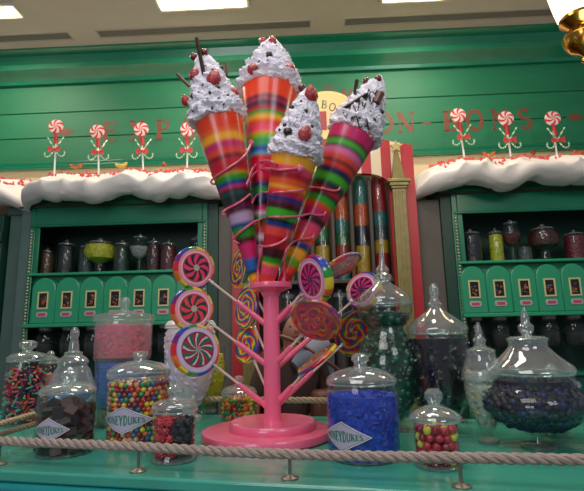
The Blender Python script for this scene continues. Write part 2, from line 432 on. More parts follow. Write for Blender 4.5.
# ================================================================== CABINETS
Z_S1 = 1.975; Z_S2 = 1.565; Z_OP = wall(300, 218, .45)[1]; Z_TOP = 2.62
CN = .45     # how far the cabinet face stands out
def cabinet(name, label, u0, u1, outer=None):
    e = empty('display_cabinet', W(u0, 0, 0), RW, label, 'cabinet')
    w = u1 - u0; y0 = -CN
    def P(nm, m, *boxes, bevel=.006):
        b = MB()
        for q in boxes: b.box(*q)
        return b.build(nm, m, e, bevel=bevel)
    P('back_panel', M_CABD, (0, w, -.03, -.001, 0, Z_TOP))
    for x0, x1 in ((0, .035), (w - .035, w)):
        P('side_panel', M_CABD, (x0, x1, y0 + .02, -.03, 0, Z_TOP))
    P('outer_stile', outer or M_CABD, (0, .085, y0 + .012, y0 + .02, 0, Z_TOP)); P('outer_stile', M_CABD, (w - .085, w, y0 + .012, y0 + .02, 0, Z_TOP))
    P('stile', M_CAB, (.085, .13, y0, y0 + .02, 0, Z_TOP)); P('stile', M_CAB, (w - .13, w - .085, y0, y0 + .02, 0, Z_TOP))
    P('upper_stile', M_CAB, (.13, .17, y0 + .004, y0 + .02, Z_S1, Z_OP)); P('upper_stile', M_CAB, (w - .17, w - .13, y0 + .004, y0 + .02, Z_S1, Z_OP))
    P('dispenser_base', M_DISP, (.13, w - .13, y0 + .012, y0 + .05, Z_S2, Z_S2 + .13))
    P('header', M_CAB, (.13, w - .13, y0, y0 + .02, Z_OP, Z_TOP))
    P('header_moulding', mat('dark_red_brown_line', (70, 60, 44), .4), (-.01, w + .01, y0 - .03, y0, Z_OP + .155, Z_OP + .172))
    P('header_moulding', M_TRIM, (-.01, w + .01, y0 - .025, y0, Z_OP + .172, Z_OP + .2))
    P('header_moulding', M_TRIM, (.1, w - .1, y0 - .012, y0, Z_OP - .01, Z_OP + .012))
    P('top_panel', M_CABD, (0, w, y0, -.03, Z_TOP, Z_TOP + .03))
    s = P('shelf', M_DISP, (.1, w - .1, y0 - .02, -.03, Z_S1 - .022, Z_S1)); s['label'] = 'pale green shelf under the small jars'
    s = P('shelf', M_DISP, (.1, w - .1, y0 - .035, -.03, Z_S2 - .03, Z_S2)); s['label'] = 'pale green shelf under the dispensers'
    P('shelf', M_CAB, (.035, w - .035, y0 + .02, -.03, 1.08, 1.11))
    P('dispenser_backboard', M_CAB, (.1, w - .1, y0 + .05, y0 + .07, Z_S2, Z_S1 - .022))
    # silver bead strips
    for x in (.108, w - .108):
        b = MB(); z = .95
        while z < Z_OP - .02:
            b.sphere((x, y0 - .006, z), .0115, 5); z += .026
        b.build('bead_trim', mat('silver_beads', (190, 186, 160), .25, .5), e)
    P('toe_base', M_CABD, (0, w, y0 - .01, y0, 0, .25))
    P('lower_panel', mat('lower_teal', (10, 84, 78), .35), (.035, w - .035, y0 + .06, y0 + .08, 0.25, 1.08))
    return e
UL0, UL1 = wall(28, 275, CN)[0] - .10, -.59
UR0, UR1 = wall(444, 262, CN)[0] + .01, 3.1
cabinet('c', 'green display cabinet on the left under scalloped white icing', UL0, UL1, M_GREYG)
cabinet('c', 'green display cabinet on the right under scalloped white icing', UR0, UR1)

ordw = ['first', 'second', 'third', 'fourth', 'fifth', 'sixth', 'seventh', 'eighth']
CVAR = [(150, 90, 50), (60, 90, 60), (190, 120, 60), (110, 40, 40), (90, 80, 50), (200, 90, 40), (60, 60, 90)]
def dispenser(u, label, ci, grp, R=.0985):
    e = empty('candy_dispenser', W(u, CN - .05, Z_S2), RW, label, 'dispenser', grp)
    hh = Z_S1 - .022 - Z_S2
    # arched front
    top = hh - .02
    poly = [(-R, 0)] + [(R, 0)] + [(R * cos(radians(a)), top - R + R * sin(radians(a))) for a in range(0, 181, 10)]
    b = MB(); b.prism(poly, -.075, -.001); b.build('front_panel', M_DISP, e, bevel=.008)
    zc = 1.75 - Z_S2
    b = MB()
    w, h = .044, .07
    for q in ((-w, w, h - .012, h), (-w, w, -h, -h + .012), (-w, -w + .011, -h + .012, h - .012), (w - .011, w, -h + .012, h - .012)):
        b.box(q[0], q[1], -.083, -.075, zc + q[2], zc + q[3])
    b.build('window_frame', M_FRAME, e, bevel=.002)
    b = MB(); b.box(-w + .011, w - .011, -.078, -.0755, zc - h + .012, zc + h - .012); b.build('window_pane', mat('dark_pane', (24, 18, 16), .15, coat=.6), e)
    b = MB(); rr = random.Random(ci)
    b2 = MB()
    for k in range(9):
        c = CVAR[(ci + k) % 7]; b2.col = lin(c)
        b2.sphere((rr.uniform(-.022, .022), -.079, zc + rr.uniform(-.045, .03)), .009, 5, (1, .35, 1))
    b2.build('window_sweets', WRAPC, e, colors=True)['kind'] = 'stuff'
    zt = 1.636 - Z_S2
    b = MB(); b.prism([(-.045, zt - .012), (-.036, zt - .022), (.036, zt - .022), (.045, zt - .012), (.045, zt + .012), (.036, zt + .022), (-.036, zt + .022), (-.045, zt + .012)], -.082, -.075)
    p = b.build('name_plate', mat('silver_plate', (200, 196, 196), .35, .3), e, bevel=.002)
    b = MB(); b.box(-.030, .030, -.0835, -.082, zt - .011, zt + .011); b.build('plate_panel', mat('rose_panel', (205, 70, 100), .4), p)
for i in range(7):
    dispenser(-2.003 + .197 * i, '%s green arched candy dispenser from the left in the left cabinet' % ordw[i], i, 'arched dispensers in the left cabinet')
for i in range(7):
    dispenser(1.432 + .192 * i, '%s green arched candy dispenser from the left in the right cabinet' % ordw[i], i + 3, 'arched dispensers in the right cabinet', .0955)
# glass bins hanging below the dispensers
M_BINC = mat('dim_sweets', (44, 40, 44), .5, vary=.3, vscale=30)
def bin_(u, label, grp):
    e = empty('glass_bin', W(u, CN - .1, 1.3), RW, label, 'bin', grp)
    prof = [(.03, 0), (.062, .006), (.078, .03), (.082, .12), (.078, .18), (.06, .2), (.06, .235)]
    b = MB(); b.lathe(prof, 20); b.build('bin_body', GLASS, e)
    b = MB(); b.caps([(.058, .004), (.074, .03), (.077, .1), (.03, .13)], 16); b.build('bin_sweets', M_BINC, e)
    b = MB(); b.caps([(.064, .212), (.066, .225), (.066, .235)], 20); b.build('collar', M_STEEL, e)
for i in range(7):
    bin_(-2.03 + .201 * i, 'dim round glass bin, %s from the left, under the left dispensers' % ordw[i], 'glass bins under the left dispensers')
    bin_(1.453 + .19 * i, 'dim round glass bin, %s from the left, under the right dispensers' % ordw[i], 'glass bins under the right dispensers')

for k_, (a_, b_) in enumerate(((UL1 + .002, -.465), (1.035, UR0 - .002))):
    b = MB(); b.box(a_, b_, -.41, 0, 0, 2.5)
    struct(wobj(b, 'wall_pier', M_GREY))
# small jars on the cabinet shelf : pixel centre, half width, top y, kind
def shelf_jar(px, hw, ytop, rgb, shape, label, ybot, n=.3):
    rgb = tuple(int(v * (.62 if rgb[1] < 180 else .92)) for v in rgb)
    u, _ = wall(px, ybot, n); s = pxm(W(u, n, Z_S1)); r = hw * s
    h = max(.05, (wall(px, ytop, n)[1] - Z_S1))
    e = empty('shelf_jar', W(u, n, Z_S1 + .001), RW, label, 'jar', 'small jars on the cabinet shelves')
    if shape == 'can': p = [(r * .92, 0), (r, .01), (r, h * .78), (r * .8, h * .84)]
    elif shape == 'bowl': p = [(r * .45, 0), (r * .3, h * .12), (r * .3, h * .3), (r * .85, h * .42), (r, h * .6), (r * .85, h * .78), (r * .6, h * .84)]
    else: p = [(r * .5, 0), (r * .25, h * .05), (r * .2, h * .35), (r * .7, h * .45), (r, h * .65), (r * .75, h * .86), (r * .6, h * .88)]
    b = MB(); b.caps([p[0]] + p[1:], 20); b.build('jar_body', GLASS, e)
    top = p[-1]
    b = MB(); q = [(a * .93, z) for a, z in p if z < h * .8 and (shape == 'can' or z > h * .29)]; b.caps([(q[0][0], q[0][1] + .006)] + q[1:] + [(q[-1][0] * .5, q[-1][1] + .01)], 16)
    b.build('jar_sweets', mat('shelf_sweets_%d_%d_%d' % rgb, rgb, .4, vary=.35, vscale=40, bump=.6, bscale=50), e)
    b = MB(); b.caps([(top[0] * 1.1, top[1]), (top[0] * 1.1, top[1] + h * .03), (top[0] * .4, h * .93), (r * .12, h * .94), (r * .16, h * .97), (r * .05, h)], 16); b.build('jar_lid', LIDG, e)
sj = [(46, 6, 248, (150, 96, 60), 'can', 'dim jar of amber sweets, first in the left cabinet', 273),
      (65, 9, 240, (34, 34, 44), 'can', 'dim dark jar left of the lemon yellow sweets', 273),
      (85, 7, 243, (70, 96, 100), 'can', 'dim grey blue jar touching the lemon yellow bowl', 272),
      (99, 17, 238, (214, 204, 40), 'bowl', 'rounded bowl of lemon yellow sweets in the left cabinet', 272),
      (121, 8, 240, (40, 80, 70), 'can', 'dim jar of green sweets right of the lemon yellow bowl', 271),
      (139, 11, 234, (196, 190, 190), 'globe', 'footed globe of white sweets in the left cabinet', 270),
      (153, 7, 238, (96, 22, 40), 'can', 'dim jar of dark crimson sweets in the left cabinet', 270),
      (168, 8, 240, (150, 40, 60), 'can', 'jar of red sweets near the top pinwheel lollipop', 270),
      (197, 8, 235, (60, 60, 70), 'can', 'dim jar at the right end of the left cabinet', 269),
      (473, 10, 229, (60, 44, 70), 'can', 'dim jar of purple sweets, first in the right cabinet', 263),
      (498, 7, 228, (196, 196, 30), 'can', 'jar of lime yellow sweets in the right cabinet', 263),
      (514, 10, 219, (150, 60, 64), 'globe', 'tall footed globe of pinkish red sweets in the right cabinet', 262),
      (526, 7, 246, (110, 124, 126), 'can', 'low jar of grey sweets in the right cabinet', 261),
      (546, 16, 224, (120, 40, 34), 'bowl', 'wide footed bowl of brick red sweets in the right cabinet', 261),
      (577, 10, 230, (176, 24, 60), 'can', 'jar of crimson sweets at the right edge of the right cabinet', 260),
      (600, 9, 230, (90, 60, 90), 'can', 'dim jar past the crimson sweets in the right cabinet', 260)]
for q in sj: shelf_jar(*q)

# grey pilaster and dark cabinet at far left
ua, ub = wall(4, 290, .35)[0], UL0 - .01
b = MB(); b.box(0, ub - ua, -.35, 0, 0, 2.6); b.box(-.01, ub - ua, -.37, 0, 2.5, 2.6)
struct(wobj(b, 'wall_pilaster', M_GREYG, u=ua, bevel=.008))
o = MB(); o.box(-2.9, ua - .01, -.42, -.01, 0, 2.5); o.box(-2.9, ua, -.45, -.42, 2.25, 2.35)
tag(wobj(o, 'side_cabinet', M_CABD, bevel=.006), 'dark green cabinet edge at the far left beside the grey pilaster', 'cabinet')

# ================================================================== ICING CANOPIES
def canopy(u0, u1, label, seed, zf=2.585, zt=2.91, nf=.74, endl=.3, endr=.3):
    NU, NS = int((u1 - u0) / .012), 44
    vs = []; fs = []
    for i in range(NU + 1):
        u = u0 + (u1 - u0) * i / NU
        el = sqrt(max(0, 1 - max(0, 1 - (u - u0) / endl) ** 2)); er = sqrt(max(0, 1 - max(0, 1 - (u1 - u) / endr) ** 2))
        e = min(el, er) if (el < 1 or er < 1) else 1
        wv = .026 * sin(u * 9.2 + seed) + .02 * sin(u * 15.1 + seed * 2.3) + .02 * noise.noise(Vector((u * 5, seed, 0)))
        for j in range(NS + 1):
            s = j / NS
            if s < .62:
                q = s / .62; n_ = .02 + (nf - .02) * q ** .9; z = zt - (zt - zf - .1) * (q ** 1.5)
            else:
                q = (s - .62) / .38; a = q * pi * .95
                n_ = nf + .05 * sin(a) - .14 * q * q; z = zf + .1 - .075 * (1 - cos(a)) - .05 * q * (1 - q)
            hem = max(0, (s - .3) / .7)
            z += wv * hem * (1 if s < .9 else .8)
            ph = u * 15 + 9 * s + 4.5 * noise.noise(Vector((u * 1.6, s * 1.5, seed))) + seed; fold = 1 - 2 * abs(sin(ph)) ** .7 + .5 * sin(u * 31 - 7 * s)
            amp = .034 * sin(pi * min(1, s * 1.15)) ** 1.2 if s < .87 else .012
            n_ += amp * fold * hem ** .4 + .03 * noise.noise(Vector((u * 4, s * 3.2, seed + 4))) * min(1, s * 3)
            z += amp * .6 * fold * hem ** .4
            zz = (zf + .02) + (z - zf - .02) * (.3 + .7 * e) - .10 * (1 - e)
            nn = n_ * (.55 + .45 * e) if e < 1 else n_
            vs.append((u, -nn, zz))
    for i in range(NU):
        for j in range(NS):
            a = i * (NS + 1) + j; fs.append((a, a + 1, a + NS + 2, a + NS + 1))
    for base in (0, NU * (NS + 1)): fs.append(tuple(range(base, base + NS + 1)))
    b = MB(); b.add(vs, fs)
    o = wobj(b, 'icing_canopy', M_SNOW, angle=80); tag(o, label, 'canopy')
    # red candy shards scattered on the top
    rr = random.Random(seed * 11); b = MB()
    def top(u, s):
        i = min(NU, max(0, int((u - u0) / (u1 - u0) * NU))); return Vector(vs[i * (NS + 1) + int(s * NS)])
    for k in range(int((u1 - u0) * 120)):
        u = rr.uniform(u0 + .22, u1 - .1); s = .08 + .45 * rr.random() ** 1.2
        P = top(u, s); w = rr.uniform(.006, .019); a = rr.uniform(0, pi)
        M = Matrix.Translation(P + Vector((0, -.006, .008))) @ Matrix.Rotation(radians(-35), 4, 'X') @ Matrix.Rotation(a, 4, 'Y')
        b.box(-w, w, -.004, .004, -w * .5, w * .5, Matrix.Translation(P + Vector((0, -.004, .008))) @ Matrix.Rotation(a, 4, 'Y') @ Matrix.Rotation(rr.uniform(-.6, .6), 4, 'X'))
    o = wobj(b, 'candy_shards', mat('red_shards', (226, 84, 80), .5), smooth=False)
    tag(o, 'red candy shards scattered over ' + ('the left' if seed == 1 else 'the right' if seed == 2 else 'the far left') + ' icing canopy', 'sprinkles', kind='stuff')
    return top
U0L = wall(8, 200, .7)[0]
topL = canopy(U0L, -.5, 'white scalloped icing canopy along the top of the left cabinet', 1)
topR = canopy(wall(421, 195, .7)[0], 3.15, 'white scalloped icing canopy along the top of the right cabinet', 2, endl=.42)
canopy(-3.9, U0L + .02, 'greyish icing canopy cut off at the far left edge', 5, nf=.62)

# ---- peppermint pops on the canopies
PEP_R, PEP_W = lin((226, 40, 60)), lin((250, 226, 220))
def polar_disc(fn, R, th, nr=26, na=96, dome=.25, both=True):
    """disc facing -Y, coloured by fn(r, a)"""
    b = MB()
    prof = []
    for i in range(nr + 1):
        q = i / nr; prof.append((q, -th / 2 - th * dome * (1 - q * q)))
    rim = [(1.0 + .06 * sin(pi * k / 6), -th / 2 + th * k / 6) for k in range(1, 6)]
    prof2 = prof + rim + [(q, -y) for q, y in reversed(prof)]
    vs = []; fs = []; cs = []
    m = len(prof2)
    for i, (q, y) in enumerate(prof2):
        for k in range(na):
            a = 2 * pi * k / na
            vs.append((max(q, .002) * R * cos(a), y, max(q, .002) * R * sin(a)))
            side = 0 if i <= nr else (1 if i <= nr + 5 else 2)
            cs.append(fn(q, a, side))
    for i in range(m - 1):
        for k in range(na):
            k2 = (k + 1) % na
            fs.append((i * na + k, i * na + k2, (i + 1) * na + k2, (i + 1) * na + k))
    b.add(vs, fs); b.c = cs
    return b
def pep(q, a, side):
    v = (a * 6 / (2 * pi) + q * .9) % 1
    return PEP_R if v < .45 else PEP_W
def peppermint(px, py, bx, by, sx, sy, label):
    n = .36
    (u, z), (ub, zb), (us, zs) = wall(px, py, n), wall(bx, by, n), wall(sx, sy, n)
    e = empty('peppermint_pop', W(us, n, zs), RW, label, 'lollipop', 'peppermint pops on the icing canopies')
    def L(u_, z_, y=0): return Vector((u_ - us, y, z_ - zs))
    o = polar_disc(pep, .062, .02, 14, 64); o = o.build('peppermint_disc', CANDY, e, loc=L(u, z, -.01), colors=True)
    b = MB(); b.tube([Vector((0, 0, -.04)), L(u, z)], .0075, 10); b.build('stick', M_WHITE, e)
    d = (L(ub, zb) - L(u, z)); 
    b = MB(); p = [L(u, z) + d * t for t in (.28, .38, .46, .52, .6, .66, .72)]
    b.tube(p, .01, 10, rfun=lambda t: .017 + .008 * sin(t * 19)); b.build('twisted_wrapper', M_RED, e)
    B = L(ub, zb, -.015)
    b = MB()
    for s in (-1, 1):
        b.add([B + Vector(v) for v in ((0, -.008, .006), (s * .05, -.014, .03), (s * .056, -.006, 0), (s * .05, -.014, -.03), (0, -.008, -.006), (s * .03, .004, 0))],
              [(0, 1, 2), (0, 2, 4), (4, 2, 3), (0, 1, 5), (1, 2, 5), (2, 3, 5), (3, 4, 5)])
    b.sphere(B + Vector((0, -.008, 0)), .014, 8); b.build('bow', mat('bow_red', (214, 60, 66), .35), e)
    for s in (-1, 1):
        pts = [B + Vector(v) for v in ((-s * .072, .006, .115), (-s * .03, .006, .05), (s * .022, .006, -.03), (s * .048, .006, -.06), (s * .075, .006, -.062), (s * .09, .006, -.042), (s * .086, .006, -.018))]
        b = MB(); pp = smoothpath(pts, 6); b.tube(pp, .006, 8)
        nn = len(pp)
        b.c = [(lin((232, 240, 220)) if (i // 8) % 4 < 2 else lin((90, 190, 120))) for i in range(len(b.v))]
        b.build('candy_cane', CANDY, e, colors=True)
for q in [(56.7, 127, 55.4, 150, 54.5, 171, 'peppermint pop with red bow, leftmost on the left canopy'),
          (97.7, 132, 99, 153, 99, 172, 'peppermint pop with red bow in front of the painted E'),
          (141.7, 130, 143, 152, 143.5, 171, 'peppermint pop with red bow in front of the painted X and P'),
          (188, 130, 187, 151, 187, 170, 'peppermint pop with red bow nearest the leftmost cone'),
          (457.8, 116, 463, 138, 465.5, 162, 'peppermint pop with red bow nearest the striped booth'),
          (505.4, 119, 509, 141, 512, 163, 'peppermint pop with red bow in front of the painted N'),
          (552, 119, 557, 141, 558, 163, 'peppermint pop with red bow, rightmost on the right canopy')]: peppermint(*q)
# fruit pieces on the canopies
def fruit(px, py, kind, label):
    n = .26; u, z = wall(px, py - 1, n)
    e = empty(kind, W(u, n, z), RW, label, 'fruit', 'fruit pieces on the icing canopies')
    if kind == 'lemon_wedge':
        b = MB(); pts = [Vector((.055 * cos(a), 0, .03 - .045 * sin(a) * 1.0)) for a in [radians(t) for t in range(8, 173, 12)]]
        b.tube(pts, .014, 8, rfun=lambda t: .004 + .014 * sin(pi * t)); b.build('rind', mat('lemon_rind', (236, 190, 50), .35), e)
        b = MB(); b.tube([p + Vector((0, -.008, .01)) for p in pts[1:-1]], .01, 8, rfun=lambda t: .003 + .011 * sin(pi * t)); b.build('flesh', mat('lemon_flesh', (244, 224, 130), .3), e)
    elif kind == 'orange_slice':
        for s in (-1, 1):
            b = MB(); b.prism([(0, -.012), (s * .045, -.005), (s * .055, .03), (s * .035, .022), (s * .01, .008)], -.012, .012); b.build('segment', mat('orange_flesh', (226, 104, 40), .35), e, bevel=.003)
        b = MB(); b.sphere((0, -.004, -.01), .016, 8); b.build('core', mat('orange_pith', (200, 130, 60), .4), e)
    else:
        b = MB(); b.caps([(.004, -.025), (.018, -.01), (.021, .005), (.014, .02), (.003, .034)], 12); b.build('berry', mat('canopy_berry', (170, 48, 34), .35), e)
        b = MB(); b.caps([(.016, -.026), (.006, -.022), (.002, -.014)], 5); b.build('calyx', M_LEAF, e)
for q in [(76, 168, 'orange_slice', 'orange fruit slice between the two leftmost peppermint pops'), (121, 166, 'lemon_wedge', 'curved yellow lemon wedge on the left canopy'),
          (164, 166, 'strawberry', 'small red strawberry between two left peppermint pops'),
          (489, 156, 'orange_slice', 'orange butterfly shaped slice right of the booth'), (533, 154, 'strawberry', 'small red strawberry on the right canopy'),
          (580, 154, 'orange_slice', 'orange fruit slice at the right edge of the canopy')]: fruit(*q)

# ================================================================== STRIPED BOOTH
NB = .5
u0, u1 = wall(232, 350, NB)[0], wall(425, 320, NB)[0]
u0 = -.46
ztop_sh = wall(411, 145, NB)[1]; zpk = ztop_sh + .39 * .45
def bz(px, py): return wall(px, py, NB)
ucen = (u0 + u1) / 2
booth = empty('striped_candy_booth', W(ucen, NB, 0), RW, 'red and cream striped candy booth standing between the two green cabinets', 'booth')
z_arch = bz(368, 173)[1]; z_spr = bz(343, 187)[1]
ucol0, ucol1 = bz(392, 230)[0], u1
oL, oR = u0 + (u1 - ucol0), ucol0
ucr = bz(367, 173)[0]
umid = (oL + oR) / 2
def archz(u):
    # two low arches side by side
    c = umid + (oR - umid) / 2 if u > umid else umid - (umid - oL) / 2
    h = (oR - umid) / 2; q = min(1, abs(u - c) / h)
    return z_spr + (z_arch - z_spr) * (sqrt(1 - q ** 2.6) if q < 1 else 0)
def topz(u):
    q = abs(u - ucen) / ((u1 - u0) / 2)
    return ztop_sh + (zpk - ztop_sh) * (1 - q)
# stripes
sw = .0812
k0 = 0; x = u1
stripes = []
i = 0
xr = u1
while xr > ucen + .01:
    xa = max(ucen, xr - (sw if i else sw * 1.25)); stripes.append((xa, xr, i % 2 == 0)); stripes.append((2 * ucen - xr, 2 * ucen - xa, i % 2 == 0)); xr = xa; i += 1
for xa, xb, red in stripes:
    b = MB(); N = 8
    pts_t = [(xa + (xb - xa) * k / N) for k in range(N + 1)]
    def low(u): return 0.0 if (u >= oR - 1e-6 or u <= oL + 1e-6) else archz(u)
    mid = (xa + xb) / 2
    segs = [(xa, xb)]
    for cut in (oL, oR):
        segs = [s for a, c in segs for s in (((a, cut), (cut, c)) if a < cut - .002 < c - .004 else ((a, c),))]
    for a, c in segs:
        m_ = (a + c) / 2; inside = oL < m_ < oR
        for k in range(N):
            p, q = a + (c - a) * k / N, a + (c - a) * (k + 1) / N
            lp, lq = (archz(p), archz(q)) if inside else (0, 0)
            b.prism([(p - ucen, lp), (q - ucen, lq), (q - ucen, topz(q)), (p - ucen, topz(p))], 0, .05)
    b.build('red_stripe_board' if red else 'cream_stripe_board', M_RED if red else M_CREAMP, booth, smooth=False)
# booth interior
b = MB(); b.box(u0 - ucen + .02, u1 - ucen - .02, .40, .42, 0, ztop_sh - .1); b.build('back_panel', M_BROWN, booth)
b = MB(); b.box(u0 - ucen + .0, u0 - ucen + .03, .05, .42, 0, ztop_sh - .1); b.box(u1 - ucen - .03, u1 - ucen, .05, .42, 0, ztop_sh - .1); b.build('side_wall', M_BROWN, booth)
zsh = bz(330, 279)[1]
b = MB(); b.box(u0 - ucen + .03, u1 - ucen - .03, .05, .40, zsh - .03, zsh); b.build('shelf', M_BROWN, booth, bevel=.004)
b = MB(); b.box(u0 - ucen + .03, u1 - ucen - .03, .05, .40, 1.0, 1.03); b.build('shelf', M_BROWN, booth, bevel=.004)
for px in (333, 352, 371.5, 391, 312, 292, 272):
    u = wall(px, 230, .4)[0]
    b = MB(); b.box(u - ucen - .014, u - ucen + .014, .08, .11, zsh, z_arch - .02); b.build('divider', M_BROWN, booth, bevel=.003)
# gold side column with obelisk and star
def gold_column(uc, label):
    e = empty('gold_column', W(uc, NB + .002, 0), RW, label, 'column', 'gold columns on the booth front')
    z0, z1 = bz(400, 187)[1], bz(398, 151)[1]
    b = MB(); w = .052
    b.box(-w, w, -.06, 0, 0, z0 - .03)
    for k in (-.03, 0, .03): b.box(k - .008, k + .008, -.068, -.06, .1, z0 - .05)
    b.build('shaft', M_GOLD, e, bevel=.004)
    b = MB(); b.box(-.075, .075, -.08, 0, z0 - .01, z0 + .02); b.box(-.09, .09, -.09, 0, z0 + .02, z0 + .045); b.box(-.062, .062, -.07, 0, z0 - .03, z0 - .01)
    b.build('capital', M_GOLD, e, bevel=.004)
    b = MB(); q0, q1 = .052, .012; za = z0 + .045
    b.add([(-q0, -.07, za), (q0, -.07, za), (q0, 0, za), (-q0, 0, za), (-q1, -.04, z1), (q1, -.04, z1), (q1, -.015, z1), (-q1, -.015, z1)], [(0, 1, 2, 3), (4, 5, 6, 7), (0, 1, 5, 4), (1, 2, 6, 5), (2, 3, 7, 6), (3, 0, 4, 7)])
    b.build('obelisk', M_GOLD, e, bevel=.003)
    st = []
    for k in range(10):
        r = .06 if k % 2 == 0 else .025; a = pi / 2 + k * pi / 5; st.append((r * cos(a), z1 + .02 + r * sin(a)))
    b = MB(); b.prism(st, -.05, -.03); b.build('star', mat('star_gold', (206, 184, 110), .3, .4), e, bevel=.002)
gold_column(bz(397.5, 187)[0], 'fluted gold column with an obelisk and star on the booth right side')
gold_column(2 * ucen - bz(397.5, 187)[0], 'fluted gold column on the booth left side, hidden behind the cones')
# tubes of wrapped sweets
def band_tube(px, y0, y1, bands, label, n=.33, r=.064, ref=235):
    u = wall(px, ref, n)[0]; z0 = zsh; z1 = z_arch + .06; bands = [(bands[0][0] + 9, bands[0][1])] + bands[1:]
    e = empty('sweets_tube', W(u, n, z0), RW, label, 'tube', 'clear tubes of wrapped sweets in the booth')
    h = z1 - z0
    b = MB(); b.caps([(r, .0005), (r, h - .04), (r * .8, h - .01), (r * .3, h)], 24); b.build('clear_tube', GLASS, e)
    b = MB(); NZ, NA = 110, 40; vs = []; fs = []; cs = []
    tot = sum(w for w, _ in bands)
    for i in range(NZ + 1):
        for k in range(NA):
            a = 2 * pi * k / NA; v = noise.noise(Vector((cos(a) * 3.5, sin(a) * 3.5, i * .12 + px)))
            rr = r * .93 + .0035 * noise.noise(Vector((cos(a) * 6, sin(a) * 6, i * .4)))
            vs.append((rr * cos(a), rr * sin(a), .002 + (h - .05) * i / NZ))
            q = (1 - i / NZ) * tot + v * 1.2; acc = 0; c = bands[-1][1]
            for w, cc in bands:
                acc += w
                if q < acc: c = cc; break
            f_ = 1 + .5 * noise.noise(Vector((a * 5, i * .5, 3)))
            cs.append(tuple(x_ * f_ * .7 for x_ in lin(c)))
    for i in range(NZ):
        for k in range(NA): fs.append((i * NA + k, i * NA + (k + 1) % NA, (i + 1) * NA + (k + 1) % NA, (i + 1) * NA + k))
    fs.append(tuple(range(NA))); fs.append(tuple(NZ * NA + k for k in range(NA)))
    b.add(vs, fs); b.c = cs; o = b.build('wrapped_sweets', WRAPC, e, colors=True)
OR, TE, RD, NV, YE, GR, GY, MG = (236, 92, 26), (10, 130, 130), (190, 20, 34), (16, 24, 56), (226, 176, 30), (20, 120, 60), (70, 80, 90), (150, 20, 60)
band_tube(322, 186, 0, [(8, RD), (20, TE), (14, OR), (16, GR), (4, NV), (18, YE), (18, RD)], 'sweets tube banded yellow and red behind the rightmost cone')
band_tube(342, 186, 0, [(8, MG), (18, OR), (11, TE), (11, GR), (14, RD), (14, TE)], 'sweets tube banded orange, green and red, left of the navy one')
band_tube(362, 178, 0, [(20, TE), (22, OR), (20, NV), (28, YE), (6, RD)], 'sweets tube with teal top, orange, navy and yellow bands')
band_tube(381, 180, 0, [(28, RD), (14, TE), (15, GY), (13, YE), (26, RD)], 'sweets tube with dark red top nearest the gold column')
band_tube(300, 184, 0, [(18, YE), (18, TE), (20, RD), (16, OR), (20, GR)], 'sweets tube hidden behind the two middle cones')
band_tube(280, 184, 0, [(18, RD), (20, OR), (20, TE), (16, YE), (20, NV)], 'sweets tube hidden behind the shortest cone')
# clear empty cylinders under the shelf
for i, px in enumerate((288, 305, 324, 340, 357, 376)):
    n = .3; u = wall(px, 300, n)[0]; z0 = 1.03
    e = empty('clear_canister', W(u, n, z0), RW, 'dim clear canister of dark sweets, %s from the left on the lower booth shelf' % ordw[i], 'canister', 'clear canisters on the lower booth shelf')
    h = zsh - .1 - z0
    b = MB(); b.caps([(.055, .0), (.055, h - .03), (.04, h)], 20); b.build('canister_body', GLASS, e)
    b = MB(); b.caps([(.05, .004), (.05, h * .75), (.03, h * .8)], 16); b.build('canister_sweets', mat('dim_brown_sweets', (60, 44, 40), .5, vary=.5, vscale=40), e)
    b = MB(); b.caps([(.058, h - .03), (.058, h), (.02, h + .01), (.018, h + .03)], 16); b.build('canister_lid', LIDG, e)
# sign on the booth
us, zs = bz(327, 146); zt_ = bz(327, 98)[1]
sign = empty('booth_sign', W(us, NB + .09, 0), RW, 'arched cream and red sign with black letters behind the rightmost cone', 'sign')
hw = .2
zbase = bz(327, 176)[1]
poly = [(-hw, zbase), (hw, zbase), (hw, zt_ - .12)] + [(hw * cos(radians(a)), zt_ - .12 + .12 * sin(radians(a))) for a in range(15, 180, 15)] + [(-hw, zt_ - .12)]
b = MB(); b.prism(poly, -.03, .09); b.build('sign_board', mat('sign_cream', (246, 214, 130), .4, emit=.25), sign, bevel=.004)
def srect(xa, xb, ya, yb, m, nm, y=-.034):
    (a, z1), (c, z2) = wall(xa, ya, NB + .12), wall(xb, yb, NB + .12)
    b = MB(); b.box(a - us, c - us, y, -.03, z2, z1); return b.build(nm, m, sign, smooth=False)
srect(311, 327, 112, 130, M_RED, 'red_panel'); srect(303, 352, 140, 147, M_RED, 'red_panel')
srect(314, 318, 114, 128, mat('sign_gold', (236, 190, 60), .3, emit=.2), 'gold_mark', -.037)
for c, px, py, r in (('B', 324.5, 104.5, -.15), ('O', 332.5, 107, -.25), ('E', 320, 136, 0)):
    u, z = wall(px, py, NB + .122)
    mb = MB(); letters(mb, c, .07 if c != 'E' else .05, lambda x, zz: Vector((x * cos(r) - zz * sin(r) + u - us, -.032, x * sin(r) + zz * cos(r) + z)))
    mb.build('sign_letter', M_BLACK, sign, smooth=False)

